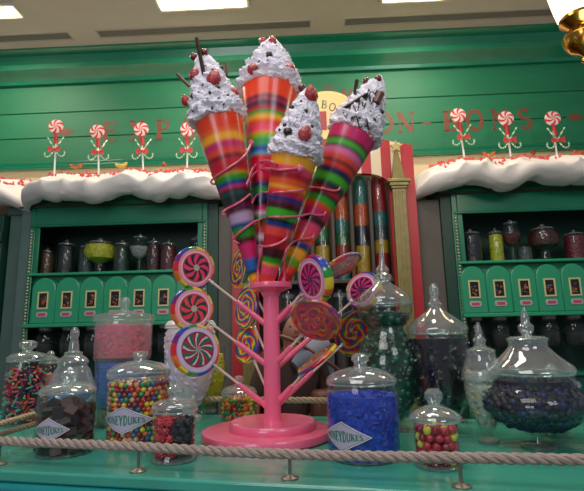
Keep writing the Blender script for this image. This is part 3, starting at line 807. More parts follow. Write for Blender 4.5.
# ================================================================== COUNTER
CO = on_z(138, 471.5, ZC)          # foot of one rope post, reference on the front edge line
def cc(a, b_, z=0): return CO + CU * a + CV * b_ + Vector((0, 0, z))
RC = -AC
FR, BK, LF, RT = -.045, .86, -1.6, 2.2
counter = empty('display_counter', CO * 1, RC, 'green display counter with a rounded teal front edge carrying all the jars', 'counter')
counter.location = (CO.x, CO.y, 0)
b = MB(); b.box(LF, RT, FR, BK, ZC - .03, ZC); b.build('counter_top', M_COUNT, counter, bevel=.006)
b = MB(); b.box(LF, RT, FR - .018, BK + .02, ZC - .062, ZC - .031); b.build('edge_moulding', M_EDGE, counter, bevel=.012)
b = MB(); b.box(LF + .01, RT, FR + .004, BK, ZC - .085, ZC - .062); b.build('edge_moulding', mat('edge_dark', (8, 74, 74), .3), counter, bevel=.004)
b = MB(); b.box(LF + .01, RT, FR - .004, BK, ZC - .13, ZC - .085); b.build('edge_moulding', M_EDGE, counter, bevel=.012)
b = MB(); b.box(LF + .03, RT, FR + .02, BK - .02, 0, ZC - .13); b.build('counter_base', M_EDGE, counter)

# rope rail
def rope_mesh(p0, p1, R=.0125, pitch=.075, hfun=None):
    p0, p1 = Vector(p0), Vector(p1); d = p1 - p0; L = d.length; t = d.normalized()
    x = t.cross(Vector((0, 0, 1))).normalized(); y = x.cross(t)
    b = MB(); n = int(L / pitch * 12)
    for s in range(3):
        pts = []
        for i in range(n + 1):
            q = i / n; a = -2 * pi * q * L / pitch + s * 2 * pi / 3
            pts.append(p0 + d * q + (x * cos(a) + y * sin(a)) * R * .52 + Vector((0, 0, hfun(q) if hfun else 0)))
        b.tube(pts, R * .56, 7)
    return b
RH = .073
p0, p1 = cc(-1.2, 0, 0), cc(1.9, 0, 0)
RT_ = [(-1.2, .068), (-.43, .064), (0, .062), (.2, .057), (.41, .056), (.6, .057), (.82, .062), (1.9, .078)]
def rope_h(a): return sum(interp(RT_, a + k * .05) for k in (-2, -1, 0, 1, 2)) / 5
o = rope_mesh(p0, p1, hfun=lambda q: rope_h(-1.2 + 3.1 * q)).build('rope', M_ROPE, origin=p0); tag(o, 'thick twisted beige rope running along the front edge of the counter', 'rope')
for i, (px, py) in enumerate([(2, 463.6), (138, 471.5), (290, 478.8), (461, 485)]):
    P = on_z(px, py, ZC); P = cc((P - CO).dot(CU), 0)
    e = empty('rope_post', P, 0, ['short metal rope post at the left edge of the counter', 'short metal rope post below the gumball jar', 'short metal rope post in front of the pink stand base', 'short metal rope post below the jar of red and yellow balls'][i], 'post', 'metal posts of the front rope')
    b = MB(); b.caps([(.022, .0), (.022, .003), (.01, .007), (.0045, .01)], 20); b.build('foot', M_STEEL, e)
    b = MB(); b.caps([(.0042, .008), (.0042, rope_h((P - CO).dot(CU)) - .006)], 10); b.build('pin', M_STEEL, e)
# back rope
pb = at_d(323, 398.5, 2.08); bb = (pb - CO).dot(CV); zb = pb.z - ZC
BROW = .80
p0, p1 = cc(-1.2, BROW, RH), cc(1.9, BROW, RH)
o = rope_mesh(p0, p1).build('rope', M_ROPEY, origin=p0); tag(o, 'twisted rope along the back edge of the counter behind the pink stand', 'rope')
for i, a in enumerate((-.8, -.4, .05, .47, .9)):
    e = empty('rope_post', cc(a, BROW), 0, 'short metal post of the back rope, %s from the left' % ordw[i], 'post', 'metal posts of the back rope')
    b = MB(); b.caps([(.022, .0), (.022, .003), (.01, .007), (.0045, .01)], 16); b.build('foot', M_STEEL, e)
    b = MB(); b.caps([(.0042, .008), (.0042, RH - .014)], 10); b.build('pin', M_STEEL, e)
# side ropes
for (xa, ya, xb, yb, zz, lab) in ((-12, 428, 40, 412.5, ZC + .105, 'yellowish side rope, the upper of two in front of the sprinkle jar'), (-12, 438, 40, 422.5, ZC + .073, 'yellowish side rope, the lower of two in front of the sprinkle jar')):
    A, B_ = on_z(xa, ya, zz), on_z(xb, yb, zz)
    A = A - (B_ - A) * .3
    o = rope_mesh(A, B_, R=.009, pitch=.055).build('rope', M_ROPEY, origin=A); tag(o, lab, 'rope')
    q = B_ if zz > ZC + .1 else None
    if q is not None:
        for tt, lb in ((.97, 'short brass post carrying the side ropes beside the chocolate jar'), (.08, 'short brass post carrying the side ropes at the far left')):
            Q = A + (B_ - A) * tt
            e = empty('side_rope_post', (Q.x, Q.y, ZC), 0, lb, 'post')
            b = MB(); b.caps([(.018, .0), (.018, .003), (.005, .008)], 16); b.build('foot', M_STEEL, e)
            b = MB(); b.caps([(.0045, .006), (.0045, .095)], 10); b.build('pin', M_STEEL, e)

# ================================================================== PINK STAND
SP = on_z(273, 437.5, ZC)
S0 = pxm(SP); DS = SP.y
def zpx(x, y): return at_d(x, y, DS).z
stand = empty('lollipop_stand', SP, 0, 'glossy pink tiered stand holding giant cones and lollipops on the counter', 'stand')
def SL(P): return Vector(P) - SP
R1 = 65 * S0
h1 = .030
b = MB(); b.caps([(R1 * .97, 0), (R1, .006), (R1, h1 - .008), (R1 * .985, h1 - .002), (R1 * .96, h1)], 72, Matrix.Translation((-6 * S0, 0, 0))); b.build('base_disc', M_PINK, stand)
R2 = 43.5 * S0; 
b = MB(); b.caps([(R2, h1), (R2 * 1.01, h1 + .006), (R2 * 1.0, h1 + .020), (R2 * .96, h1 + .026)], 72); b.build('upper_disc', M_PINK, stand)
RP = 8.5 * S0; zcol = zpx(272, 284.5) - ZC
b = MB(); b.caps([(RP * 1.1, h1 + .020), (RP * 1.05, h1 + .030), (RP, h1 + .036), (RP, h1 + .042), (RP * .97, zcol - .03)], 40); b.build('post', M_PINK, stand)
RCO = 22 * S0
b = MB(); b.caps([(RP, zcol - .045), (RP * 1.25, zcol - .028), (RCO * .8, zcol - .018), (RCO, zcol - .014), (RCO * 1.02, zcol - .004), (RCO, zcol + .004), (RCO * .8, zcol + .006)], 48); b.build('collar', M_PINK, stand)

# cones ------------------------------------------------------------
def hexc(s): return tuple(int(s[i:i + 2], 16) for i in (0, 2, 4))
CONES = []
def cone_thing(tip, tipd, rim, rimd, rpx0, rpx1, apex, bands, label, cream_w=1.0):
    T0 = at_d(*tip, tipd); C0 = at_d(*rim, rimd)
    ax = (C0 - T0); L = ax.length; ax.normalize()
    s = pxm(C0); r1 = rpx1 * s; r0 = rpx0 * pxm(T0)
    # cream length from the apex pixel: closest point of the axis to the apex ray
    d = ray(*apex).normalized(); w0 = T0 - CL; bq = ax.dot(d)
    tq = (bq * d.dot(w0) - ax.dot(w0)) / (1 - bq * bq)
    LC = tq - L
    e = bpy.data.objects.new('ice_cream_cone', None); COL.objects.link(e); e.location = T0
    e.rotation_mode = 'QUATERNION'; e.rotation_quaternion = Vector((0, 0, 1)).rotation_difference(ax)
    tag(e, label, 'ice cream cone', 'giant striped ice cream cones in the pink stand')
    Mi = (Matrix.Translation(T0) @ e.rotation_quaternion.to_matrix().to_4x4()).inverted()
    # body colours: bands = list of (y pixel start, colour) measured along the axis
    b = MB(); NZ, NA = 220, 48; vs = []; fs = []; cs = []
    ylen = tip[1] - rim[1]
    tabs = [((tip[1] - y) / ylen * .945 if y < rim[1] + 20 else (tip[1] - y) / ylen * (.945 + .055 * min(1, (y - rim[1] - 20) / (ylen * .6))), lin(c)) for y, c in bands]     # descending
    for i in range(NZ + 1):
        q = i / NZ; r = r0 + (r1 - r0) * q
        for k in range(NA):
            a = 2 * pi * k / NA; vs.append((r * cos(a), r * sin(a), L * q))
            qq = q + .004 * noise.noise(Vector((cos(a), sin(a), q * 9)))
            c = tabs[-1][1]
            for j in range(len(tabs)):
                hi = tabs[j][0]; lo = tabs[j + 1][0] if j + 1 < len(tabs) else -1
                if lo < qq <= hi or (j == 0 and qq > hi):
                    c = tabs[j][1]
                    wdt = .012
                    if j + 1 < len(tabs) and qq - lo < wdt:
                        f_ = .5 * (1 - (qq - lo) / wdt); c = tuple(x_ * (1 - f_) + y_ * f_ for x_, y_ in zip(c, tabs[j + 1][1]))
                    if j > 0 and hi - qq < wdt:
                        f_ = .5 * (1 - (hi - qq) / wdt); c = tuple(x_ * (1 - f_) + y_ * f_ for x_, y_ in zip(c, tabs[j - 1][1]))
                    break
            cs.append(c)
    for i in range(NZ):
        for k in range(NA): fs.append((i * NA + k, i * NA + (k + 1) % NA, (i + 1) * NA + (k + 1) % NA, (i + 1) * NA + k))
    fs.append(tuple(range(NA))); fs.append(tuple(NZ * NA + k for k in range(NA)))
    b.add(vs, fs); b.c = cs; b.build('cone_body', PAINT, e, colors=True)
    # rolled rim
    b = MB(); b.lathe([(r1 * 1.0 + .004 * cos(a), L + .004 * sin(a)) for a in [2 * pi * k / 8 for k in range(8)]], 48, close=True)
    b.build('rim', mat('wafer_rim', (226, 150, 70), .5), e)
    # cream
    CP = [(-.03, 1.01), (0.0, 1.10 * cream_w), (.08, 1.17 * cream_w), (.2, 1.03), (.4, .86), (.6, .66), (.8, .42), (.92, .22), (1.0, .02)]
    b = MB(); NZ, NA = 130, 150; vs = []; fs = []
    sd = rim[0]
    for i in range(NZ + 1):
        q = -.03 + 1.03 * i / NZ; rb = interp(CP, q) * r1
        for k in range(NA):
            a = 2 * pi * k / NA
            z = L + q * LC
            ridge = sin(a * 2 + q * 46) * .05 + .05 * sin(a * 9 + q * 30 + 2 * noise.noise(Vector((cos(a) * 2, sin(a) * 2, q * 6 + sd))))
            nz = noise.noise(Vector((cos(a) * 4, sin(a) * 4, q * 14 + sd))) * .06 + noise.noise(Vector((cos(a) * 11, sin(a) * 11, q * 34 + sd))) * .09 + noise.noise(Vector((cos(a) * 22, sin(a) * 22, q * 70 + sd))) * .05
            env = min(1, rb / r1 * 1.6)
            rr = max(.0008, rb * (1 + (ridge + nz) * (1 if i else .3)))
            lipz = -.008 * LC * (1 + sin(a * 7 + sd)) if q < .02 else 0
            vs.append((rr * cos(a), rr * sin(a), z + lipz + nz * .02 * LC * env))
    for i in range(NZ):
        for k in range(NA): fs.append((i * NA + k, i * NA + (k + 1) % NA, (i + 1) * NA + (k + 1) % NA, (i + 1) * NA + k))
    fs.append(tuple(range(NA))); fs.append(tuple(NZ * NA + k for k in range(NA)))
    b.add(vs, fs); b.build('cream', M_CREAM, e, angle=70)
    c = dict(T=T0, ax=ax, L=L, LC=LC, r0=r0, r1=r1, CP=CP, e=e, Mi=Mi)
    CONES.append(c); return c
def inside(c, P, pad=0.0):
    v = P - c['T']; t = v.dot(c['ax'])
    if t < 0 or t > c['L'] + c['LC']: return False
    rad = (v - c['ax'] * t).length
    r = c['r0'] + (c['r1'] - c['r0']) * t / c['L'] if t < c['L'] else interp(c['CP'], (t - c['L']) / c['LC']) * c['r1']
    return rad < r + pad
def hit(px, py, cones=None, pad=0.0):
    d = ray(px, py); d = d / d.y; t = 1.2
    while t < 2.3:
        P = CL + d * t
        for c in (cones or CONES):
            if inside(c, P, pad): return P
        t += .002
    return None
c_ = hexc
ORD, YL, MGT, SAL, MAR, CRI, GRN, BLU, BLK, PUR, LAV, TEA, PK = (240, 84, 40), (248, 186, 50), (216, 50, 120), (236, 90, 70), (96, 14, 40), (206, 20, 60), (50, 160, 44), (30, 70, 150), (18, 34, 34), (130, 40, 100), (196, 170, 200), (20, 90, 90), (246, 90, 130)
B1 = [(116, ORD), (128, (240, 120, 50)), (133, YL), (141, MGT), (149, SAL), (156, MAR), (159, CRI), (172, (220, 120, 30)), (175, (200, 190, 40)), (177, GRN), (183, BLU), (188, MGT), (191, MAR), (194, TEA), (198, (12, 56, 50)), (205, MAR), (207, PUR), (212, MAR), (215, LAV), (226, BLU), (230, GRN), (240, MAR), (245, MGT), (260, (60, 120, 190)), (272, BLK), (275, YL), (281, ORD)]
B2 = [(88, (248, 90, 50)), (103, (80, 40, 90)), (106, (210, 50, 60)), (109, (40, 40, 110)), (112, (120, 20, 40)), (115, CRI), (119, (60, 170, 60)), (123, YL), (129, (240, 90, 50)), (134, PK), (141, (245, 170, 60)), (144, (150, 200, 60)), (149, (60, 180, 110)), (157, (40, 80, 190)), (162, (90, 190, 200)), (166, (226, 40, 60)), (172, (240, 30, 110)), (188, (200, 40, 60)), (192, BLU), (196, (60, 170, 60)), (203, BLU), (208, (30, 20, 60)), (213, MGT), (218, (230, 200, 220)), (222, (60, 160, 70)), (228, (240, 120, 40)), (233, PK), (238, (240, 220, 230)), (244, PUR), (248, (240, 180, 220))]
B3 = [(150, YL), (163, PK), (170, CRI), (176, (240, 110, 50)), (183, YL), (187, (240, 90, 60)), (191, (230, 40, 100)), (195, BLU), (199, PUR), (202, MAR), (206, (60, 20, 30)), (208, (80, 190, 40)), (219, BLK), (222, BLU), (227, (240, 90, 80)), (236, CRI), (248, MAR), (255, (60, 16, 40)), (258, GRN), (263, (230, 180, 60)), (266, PK), (275, (240, 80, 70))]
B4 = [(112, MAR), (124, MGT), (141, (60, 30, 60)), (143, (100, 190, 60)), (149, (70, 60, 110)), (151, (236, 130, 170)), (158, SAL), (164, (40, 20, 30)), (166, (224, 70, 60)), (172, (30, 30, 90)), (178, (90, 190, 40)), (186, (16, 80, 60)), (190, MAR), (193, CRI), (198, (30, 40, 50)), (201, (70, 180, 40)), (208, ORD), (213, MGT), (221, MAR), (223, (40, 20, 30)), (227, PK), (238, SAL), (246, BLU), (250, (30, 30, 60)), (252, YL), (261, (120, 180, 50)), (268, ORD), (275, CRI)]
k1 = cone_thing((257, 286), DS - .005, (218, 120), DS - .04, 4.5, 24.5, (200, 50), B1, 'leftmost striped giant cone, cream with berries and a tall chocolate stick')
k2 = cone_thing((260, 256), DS + .02, (269, 92), DS + .12, 4.0, 28, (268, 38), B2, 'tallest striped giant cone, cream topped with two strawberries')
k3 = cone_thing((266, 286), DS - .04, (294.5, 157), DS - .11, 6.5, 23.5, (305, 84), B3, 'shortest striped giant cone in front, cream with two big strawberries')
k4 = cone_thing((281, 286), DS + .0, (353, 135), DS + .03, 5.0, 24, (378, 74), B4, 'rightmost leaning striped giant cone, cream with chocolate sticks and drizzle')
# toppings
def top_obj(mb, name, m, c, **k):
    o = mb.build(name, m, c['e'], **k); return o
def to_local(c, P): return c['Mi'] @ P
def topping(c, px, py, rpx, kind):
    P = hit(px, py, [c]) or None
    if P is None:
        # off the silhouette: place beside the axis at its depth
        A = c['T'] + c['ax'] * (c['L'] + .4 * c['LC']); P = at_d(px, py, A.y)
    r = rpx * 1.12 * pxm(P); Q = to_local(c, P); b = MB()
    rng = random.Random(int(px * 7 + py))
    if kind == 'berry':
        M = Matrix.Translation(Q) @ Matrix.Rotation(rng.uniform(-.7, .7) + pi, 4, 'Y') @ Matrix.Rotation(rng.uniform(-.4, .4), 4, 'X')
        b.caps([(r * .1, -r * 1.25), (r * .5, -r * .9), (r * .85, -r * .2), (r * .9, r * .3), (r * .65, r * .75), (r * .2, r * .9)], 16, M); top_obj(b, 'strawberry', M_BERRY, c)
    elif kind == 'cherry': b.sphere(Q, r, 12); top_obj(b, 'cherry', M_CHERRY, c)
    elif kind == 'ball': b.sphere(Q, r, 10); top_obj(b, 'chocolate_ball', M_CHOC, c)
    elif kind == 'chip':
        M = Matrix.Translation(Q) @ Matrix.Rotation(rng.uniform(0, 3), 4, 'Z') @ Matrix.Rotation(rng.uniform(0, 3), 4, 'X')
        b.sphere((0, 0, 0), r, 6, (1, .6, 1.3), M); top_obj(b, 'chocolate_chip', M_CHOC, c)
def stick_top(c, x0, y0, x1, y1, w, m=M_CHOC, dd=0.0, out=0.0):
    P = hit(x0, y0, [c]) or hit(x1, y1, [c]); dep = P.y if P else (c['T'] + c['ax'] * c['L']).y
    A = at_d(x0, y0, dep + dd - out); B_ = at_d(x1, y1, dep + dd - out)
    b = MB(); r = w * pxm(A); b.tube([to_local(c, A), to_local(c, B_)], r, 4 if m is M_CHOC else 8); top_obj(b, 'chocolate_stick', m, c, smooth=False)
for q in [(194.5, 75, 5.5, 'berry'), (214, 79, 7.5, 'berry'), (234, 92, 4.5, 'berry'), (186, 101, 5, 'berry'), (204, 53, 4, 'cherry'), (194, 57, 3.5, 'cherry'),
          (193, 96, 2.6, 'ball'), (217.5, 88, 2.6, 'ball'), (208, 100, 2.3, 'ball'), (221, 68, 2.4, 'ball'), (203, 85, 1.6, 'chip'), (210, 93, 1.6, 'chip'), (219, 98, 1.7, 'chip'), (228, 95, 1.4, 'chip'), (206, 67, 1.6, 'chip'),
          (213, 70, 1.5, 'chip'), (198, 108, 1.5, 'chip'), (193, 110, 1.6, 'chip'), (199, 93, 1.4, 'chip'), (224, 104, 1.4, 'chip'), (212, 108, 1.3, 'chip')]: topping(k1, *q)
stick_top(k1, 204, 75, 196.5, 38, 2.0); stick_top(k1, 191, 88, 177, 74, 1.6, M_CHOCM); stick_top(k1, 227, 76, 225, 64, 1.6, M_CHOCM)
for q in [(263, 41, 4, 'berry'), (272.5, 41, 4.5, 'berry'), (253, 69, 5.5, 'berry'), (290, 69, 5.2, 'berry'), (269, 55, 3.4, 'ball'), (264, 46, 1.6, 'chip'), (274, 59, 1.6, 'chip'), (286, 64, 1.8, 'chip'), (251, 59, 1.8, 'chip'),
          (264, 65, 1.4, 'chip'), (268, 61, 1.4, 'chip'), (277, 47, 1.6, 'chip'), (259, 62, 1.3, 'chip'), (280, 76, 1.4, 'chip')]: topping(k2, *q)
for q in [(311, 95, 7.2, 'berry'), (305, 134, 7.2, 'berry'), (302, 88, 3.6, 'cherry'), (288, 132, 4.4, 'ball'), (292, 107.5, 2.4, 'ball'), (306, 111, 2, 'ball'), (312, 126.6, 2, 'ball'), (285, 125, 2, 'ball'), (280, 130, 1.8, 'ball'),
          (297, 118, 1.2, 'chip'), (294, 142, 1.2, 'chip'), (301, 101, 1.2, 'chip')]: topping(k3, *q)
for q in [(378, 79, 3.4, 'cherry'), (366, 81, 3, 'cherry'), (381, 112, 2.8, 'ball'), (365, 101, 1.6, 'chip'), (370, 112, 1.6, 'chip'), (360, 118, 1.5, 'chip'), (366, 126, 1.5, 'chip'), (352, 118, 1.5, 'chip'), (375, 120, 1.3, 'chip')]: topping(k4, *q)
stick_top(k4, 343, 109, 367, 94, 2.2, out=.008); stick_top(k4, 376, 103, 381, 93, 4.0, M_CHOCM, out=.004); stick_top(k4, 355, 94, 357, 80, 2.0)
def drizzle(c, pts, w=.8):
    P = [hit(x, y, [c], .003) for x, y in pts]; P = [to_local(c, p) for p in P if p is not None]
    if len(P) < 3: return
    b = MB(); b.tube(smoothpath(P, 4), w * .0036, 6); o = top_obj(b, 'chocolate_drizzle', M_CHOC, c)
drizzle(k4, [(346, 118), (352, 104), (357, 112), (361, 96), (364, 108), (369, 89), (371, 104), (377, 90), (376, 108)])
drizzle(k4, [(343, 112), (349, 122), (356, 116), (360, 128), (366, 118), (369, 130), (374, 118)])
drizzle(k4, [(358, 92), (366, 98), (372, 92), (379, 100)])
drizzle(k3, [(285, 138), (291, 122), (298, 128), (304, 112)], .3)

# wires (in front of the cones, following their surfaces)
def wire(pts, ball=None, back=()):
    out = []; last = DS
    Ds = []
    for x, y in pts:
        P = hit(x, y, None, .009); Ds.append(P.y if P is not None else None)
    known = [d for d in Ds if d is not None] or [DS - .05]
    for i, d in enumerate(Ds):
        if d is None:
            prv = next((Ds[j] for j in range(i - 1, -1, -1) if Ds[j] is not None), None); nx = next((Ds[j] for j in range(i + 1, len(Ds)) if Ds[j] is not None), None)
            Ds[i] = (prv + nx) / 2 if prv and nx else (prv or nx or DS - .05) + .012
    P = [SL(at_d(x, y, d)) for (x, y), d in zip(pts, Ds)]
    # keep neighbouring depths from jumping
    for (x, y, dd) in back: P.append(SL(at_d(x, y, DS + dd)))
    b = MB(); b.tube(smoothpath(P, 8), .0042, 8)
    w = b.build('support_wire', M_WIRE, stand)
    if ball is not None:
        b = MB(); b.sphere(P[ball], .012, 10, (1, .6, 1.25)); b.build('end_paddle', M_WIRE, w)
wire([(251, 143), (248, 151), (240, 160), (230, 167), (221, 173), (214, 178), (211, 182), (214, 184)], 0, [(222, 183, .02), (236, 178, .06)])
wire([(250, 194), (243, 200), (235, 205), (227, 209), (223, 213), (226, 215)], None, [(234, 213, .04), (250, 206, .08)])
wire([(262, 219), (254, 222), (244, 229), (237, 235), (234, 240), (238, 243)], None, [(245, 241, .04), (258, 236, .08)])
wire([(300, 168), (290, 169), (280, 170), (270, 168.5), (262, 169), (255, 173), (249, 179), (247, 186)], 0, [(250, 192, .05), (258, 194, .09)])
wire([(249, 178), (254, 167), (261, 161.5), (270, 161), (276, 164)], None, [(282, 162, .08)])
wire([(252, 203), (256, 196), (264, 192.5), (276, 192.5), (290, 191.5), (301, 190.5), (311, 187.7), (322, 188.5), (332, 190.5), (338, 190), (340.5, 187)], None, [])
wire([(254, 224), (262, 218.5), (272, 217), (285, 217), (300, 216), (309, 214), (318, 215), (324, 214.5), (326, 211.5)])
wire([(258, 246), (267, 246.5), (276, 244.5), (283, 241), (287, 237), (287.5, 232)])
wire([(284.5, 283), (284.5, 270), (284.6, 258), (287, 249), (293, 242.5), (302, 239), (310, 238), (314, 235), (313, 232.5)])
wire([(258, 283), (258, 270), (260, 258), (262, 247)])

# lollipops ---------------------------------------------------------
RB = [lin(c) for c in ((222, 30, 40), (240, 120, 30), (245, 215, 40), (40, 150, 60), (30, 80, 180), (120, 40, 130))]
def swirlface(ring, inner, spokes, core):
    ring, inner, spokes, core = lin(ring), [lin(x) for x in inner], spokes, lin(core)
    def fn(q, a, side):
        if side == 1 or q > .9:
            return RB[int((a + .6) * 14 / (2 * pi)) % 6]
        if q > .72: 
            return ring if q > .78 else lin((250, 205, 215))
        if q < .14: return core
        if q > .66: return lin((200, 60, 90)) if (ring[0] > .4) else ring
        v = (a * spokes / (2 * pi) + (q - .3) * 1.1) % 1
        wv = .40 + .16 * sin((q - .14) / .52 * pi)
        return inner[0] if v < wv else inner[1]
    return fn
def spiralface(tw=2.2, dark=1.0, set_=None):
    tw = tw * 2.2
    R_ = set_ or RB
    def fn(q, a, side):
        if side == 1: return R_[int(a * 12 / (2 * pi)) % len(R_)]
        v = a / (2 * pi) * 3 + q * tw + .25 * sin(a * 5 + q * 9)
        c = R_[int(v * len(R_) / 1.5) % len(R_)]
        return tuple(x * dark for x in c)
    return fn
def lollipop(px, py, d, rpx, k, phi, face, join, label, jd=0.0, branch=.45, foil=False, stick_px=None, th=.034):
    C0 = at_d(px, py, d); s = pxm(C0); R_ = rpx * s
    J = Vector((SP.x, SP.y, zpx(join[0], join[1] + 5)))
    a = math.acos(k); n_cam = Vector((cos(radians(phi)) * sin(a), sin(radians(phi)) * sin(a), cos(a)))
    V = RM.transposed() @ (C0 - CL); V.normalize()
    # disc normal relative to the line of sight
    zc = -V; xc = Vector((0, 1, 0)).cross(zc).normalized(); yc = zc.cross(xc)
    nrm = RM @ (xc * n_cam.x + yc * n_cam.y + zc * n_cam.z)
    e = bpy.data.objects.new('lollipop', None); COL.objects.link(e); e.location = C0
    e.rotation_mode = 'QUATERNION'
    Yv = -nrm; dirJ = (J - C0).normalized(); X = dirJ.cross(Yv)
    if X.length < .1: X = Yv.orthogonal()
    X.normalize(); Zv = X.cross(Yv).normalized()
    Q = Matrix((X, Yv, Zv)).transposed().to_quaternion(); e.rotation_quaternion = Q
    tag(e, label, 'lollipop', 'giant lollipops on the pink stand')
    o = polar_disc(face, R_, th, 30, 120, .12)
    if foil:
        o.build('foil_disc', mat('crinkled_foil', (236, 206, 190), .25, .75, bump=1.0, bscale=45), e)
        b = MB(); b.lathe([(R_ * 1.03 + .004 * cos(t), .008 + .004 * sin(t)) for t in [2 * pi * i / 8 for i in range(8)]], 60, Matrix.Rotation(pi / 2, 4, 'X'), close=True)
        b.c = [RB[int((i % 60) / 5) % 6] for i in range(len(b.v))]; b.build('striped_edge', CANDY, e, colors=True)
    else: o.build('candy_disc', CANDY, e, colors=True)
    inv = (Matrix.Translation(C0) @ Q.to_matrix().to_4x4()).inverted()
    tipP = J + (C0 - J) * branch
    edge = C0 + (J - C0).normalized() * R_ * .93
    b = MB(); b.tube([inv @ edge, inv @ (tipP - (C0 - J).normalized() * .02)], .0042, 10); b.build('stick', M_STICK, e)
    b = MB(); p = [inv @ (edge + (J - C0).normalized() * t) for t in (-.006, .004, .012, .02)]
    b.tube(p, .006, 10, rfun=lambda t: .0065 + .002 * cos(t * 12)); b.build('wrapper_neck', LIDG, e)
    b = MB(); d1 = (C0 - J).normalized(); st = J
    b.tube([SL(st), SL(J + (tipP - J) * .9), SL(tipP)], .0085, 12, rfun=lambda t: .0105 - .003 * t); b.build('branch', M_PINK, stand)
PB = swirlface((245, 150, 165), [(246, 70, 96), (36, 40, 70)], 8, (190, 190, 170))
PG = swirlface((246, 160, 172), [(246, 70, 90), (22, 74, 56)], 8, (190, 190, 170))
PGW = swirlface((226, 206, 226), [(150, 40, 70), (226, 226, 226)], 10, (150, 160, 160))
def PGW2(q, a, side):
    if side == 1 or q > .9: return RB[int((a + .6) * 14 / (2 * pi)) % 6]
    if q > .7: return lin((214, 196, 222)) if q < .9 else lin((170, 150, 200))
    if q > .64: return lin((150, 30, 80))
    if q < .12: return lin((150, 160, 150))
    v = (a * 9 / (2 * pi) + (q - .3) * 1.3) % 1
    return lin((24, 110, 80)) if v < .42 else (lin((226, 220, 226)) if v < .6 else lin((170, 30, 60)))
PV = swirlface((206, 160, 214), [(214, 60, 130), (50, 30, 80)], 11, (60, 60, 100))
FD = DS - .03
lollipop(194, 268, DS - .02, 20.5, .9, 8, PB, (262, 324), 'pink ringed pinwheel lollipop, top one of three on the left')
lollipop(192, 309, DS - .03, 21, .93, 5, PG, (262, 364), 'pink ringed pinwheel lollipop, middle one of three on the left')
lollipop(195.5, 350, DS - .04, 24.5, .9, 10, PGW2, (262, 406), 'green and white pinwheel lollipop, lowest on the left')
lollipop(240, 268, DS + .13, 20, .4, 172, spiralface(), (266, 320), 'narrow rainbow lollipop tucked below the leftmost cone tip', th=.014, branch=.12)
lollipop(246.5, 308, DS + .10, 20, .52, 172, spiralface(2.4), (266, 362), 'rainbow spiral lollipop turned sideways, left of the pink post', th=.014, branch=.12)
lollipop(247, 344.5, DS + .10, 17.5, .66, 172, spiralface(1.6), (265, 398), 'rainbow spiral lollipop, lowest of the sideways three by the post', th=.014, branch=.12)
lollipop(315, 279, DS - .07, 23.5, .6, 190, PV, (277, 322), 'purple ringed pinwheel lollipop just right of the pink collar')
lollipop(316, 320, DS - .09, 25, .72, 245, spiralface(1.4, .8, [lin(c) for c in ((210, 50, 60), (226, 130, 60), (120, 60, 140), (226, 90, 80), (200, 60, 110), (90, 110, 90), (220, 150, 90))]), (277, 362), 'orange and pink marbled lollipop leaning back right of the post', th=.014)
lollipop(317, 359, DS - .07, 23, .16, 128, spiralface(2), (277, 402), 'edge-on striped lollipop, lowest on the right of the post', th=.014)
lollipop(342, 265, DS + .06, 19.5, .38, 300, spiralface(2), (280, 322), 'silver foil backed lollipop tilted up at the right', foil=True, th=.010)
lollipop(364, 291, DS + .22, 19, .78, 150, PV, (280, 366), 'small pinwheel lollipop beside the green jar finial')
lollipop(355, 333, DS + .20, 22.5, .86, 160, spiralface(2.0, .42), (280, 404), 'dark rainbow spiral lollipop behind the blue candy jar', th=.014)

# ================================================================== JARS
def sp_mesh(r, col, nm, m=None, n=8, sc=(1, 1, 1), cube=False):
    b = MB(); b.col = lin(col)
    if cube: b.box(-r * sc[0], r * sc[0], -r * sc[1], r * sc[1], -r * sc[2], r * sc[2])
    else: b.sphere((0, 0, 0), r, n, sc)
    return b
def jar(cx, yb, body, lid, knob, label, gl=GLASS, lidm=LIDG, foot=None, sl=0.0, d=None):
    """body, lid, knob: (y pixel, half width pixel) from the bottom up; returns base point and the inner profile"""
    ym = (yb + body[-1][0]) / 2; cx = cx + (cx - 234) / (yb + 2290) * (yb - ym)
    P = on_z(cx, yb, ZC); s = pxm(P)
    def Z(y):
        return at_d(cx, y, P.y).z - ZC
    def pr(L_): 
        return [(max(.0004, w * s * (pxm(P + Vector((0, 0, Z(y)))) / s)), max(0.0, Z(y))) for y, w in L_]
    e = empty('candy_jar', P, 0, label, 'jar')
    bp = pr(body); 
    z0 = bp[0][1]; bp = [(r, z if i else 0.0) for i, (r, z) in enumerate(bp)]
    # double wall with thick base
    b = MB(); outer = bp; th = .003
    b.lathe([(1e-4, 0.0)] + outer + [(outer[-1][0] + .002, outer[-1][1] + .002), (outer[-1][0] - .003, outer[-1][1] + .002)], 48)
    b.build('glass_body', gl, e)
    b = MB(); b.caps([(outer[0][0] * .97, .001), (outer[0][0] * .985, .006), (outer[0][0] * .9, .009)], 40); b.build('thick_base', LIDG, e)
    if lid:
        b = MB(); lp = pr(lid); b.lathe(lp + [(1e-4, lp[-1][1] + .0005)], 48); b.build('glass_lid', lidm, e)
        b = MB(); r_, z_ = lp[0]; b.lathe([(r_ + .003 * cos(a), z_ + .003 * sin(a) + .001) for a in [2 * pi * i / 8 for i in range(8)]], 48, close=True); b.build('lid_rim', lidm, e)
    if knob:
        b = MB(); b.caps(pr(knob), 24); b.build('knob', lidm, e)
    return e, P, s, bp, Z, pr

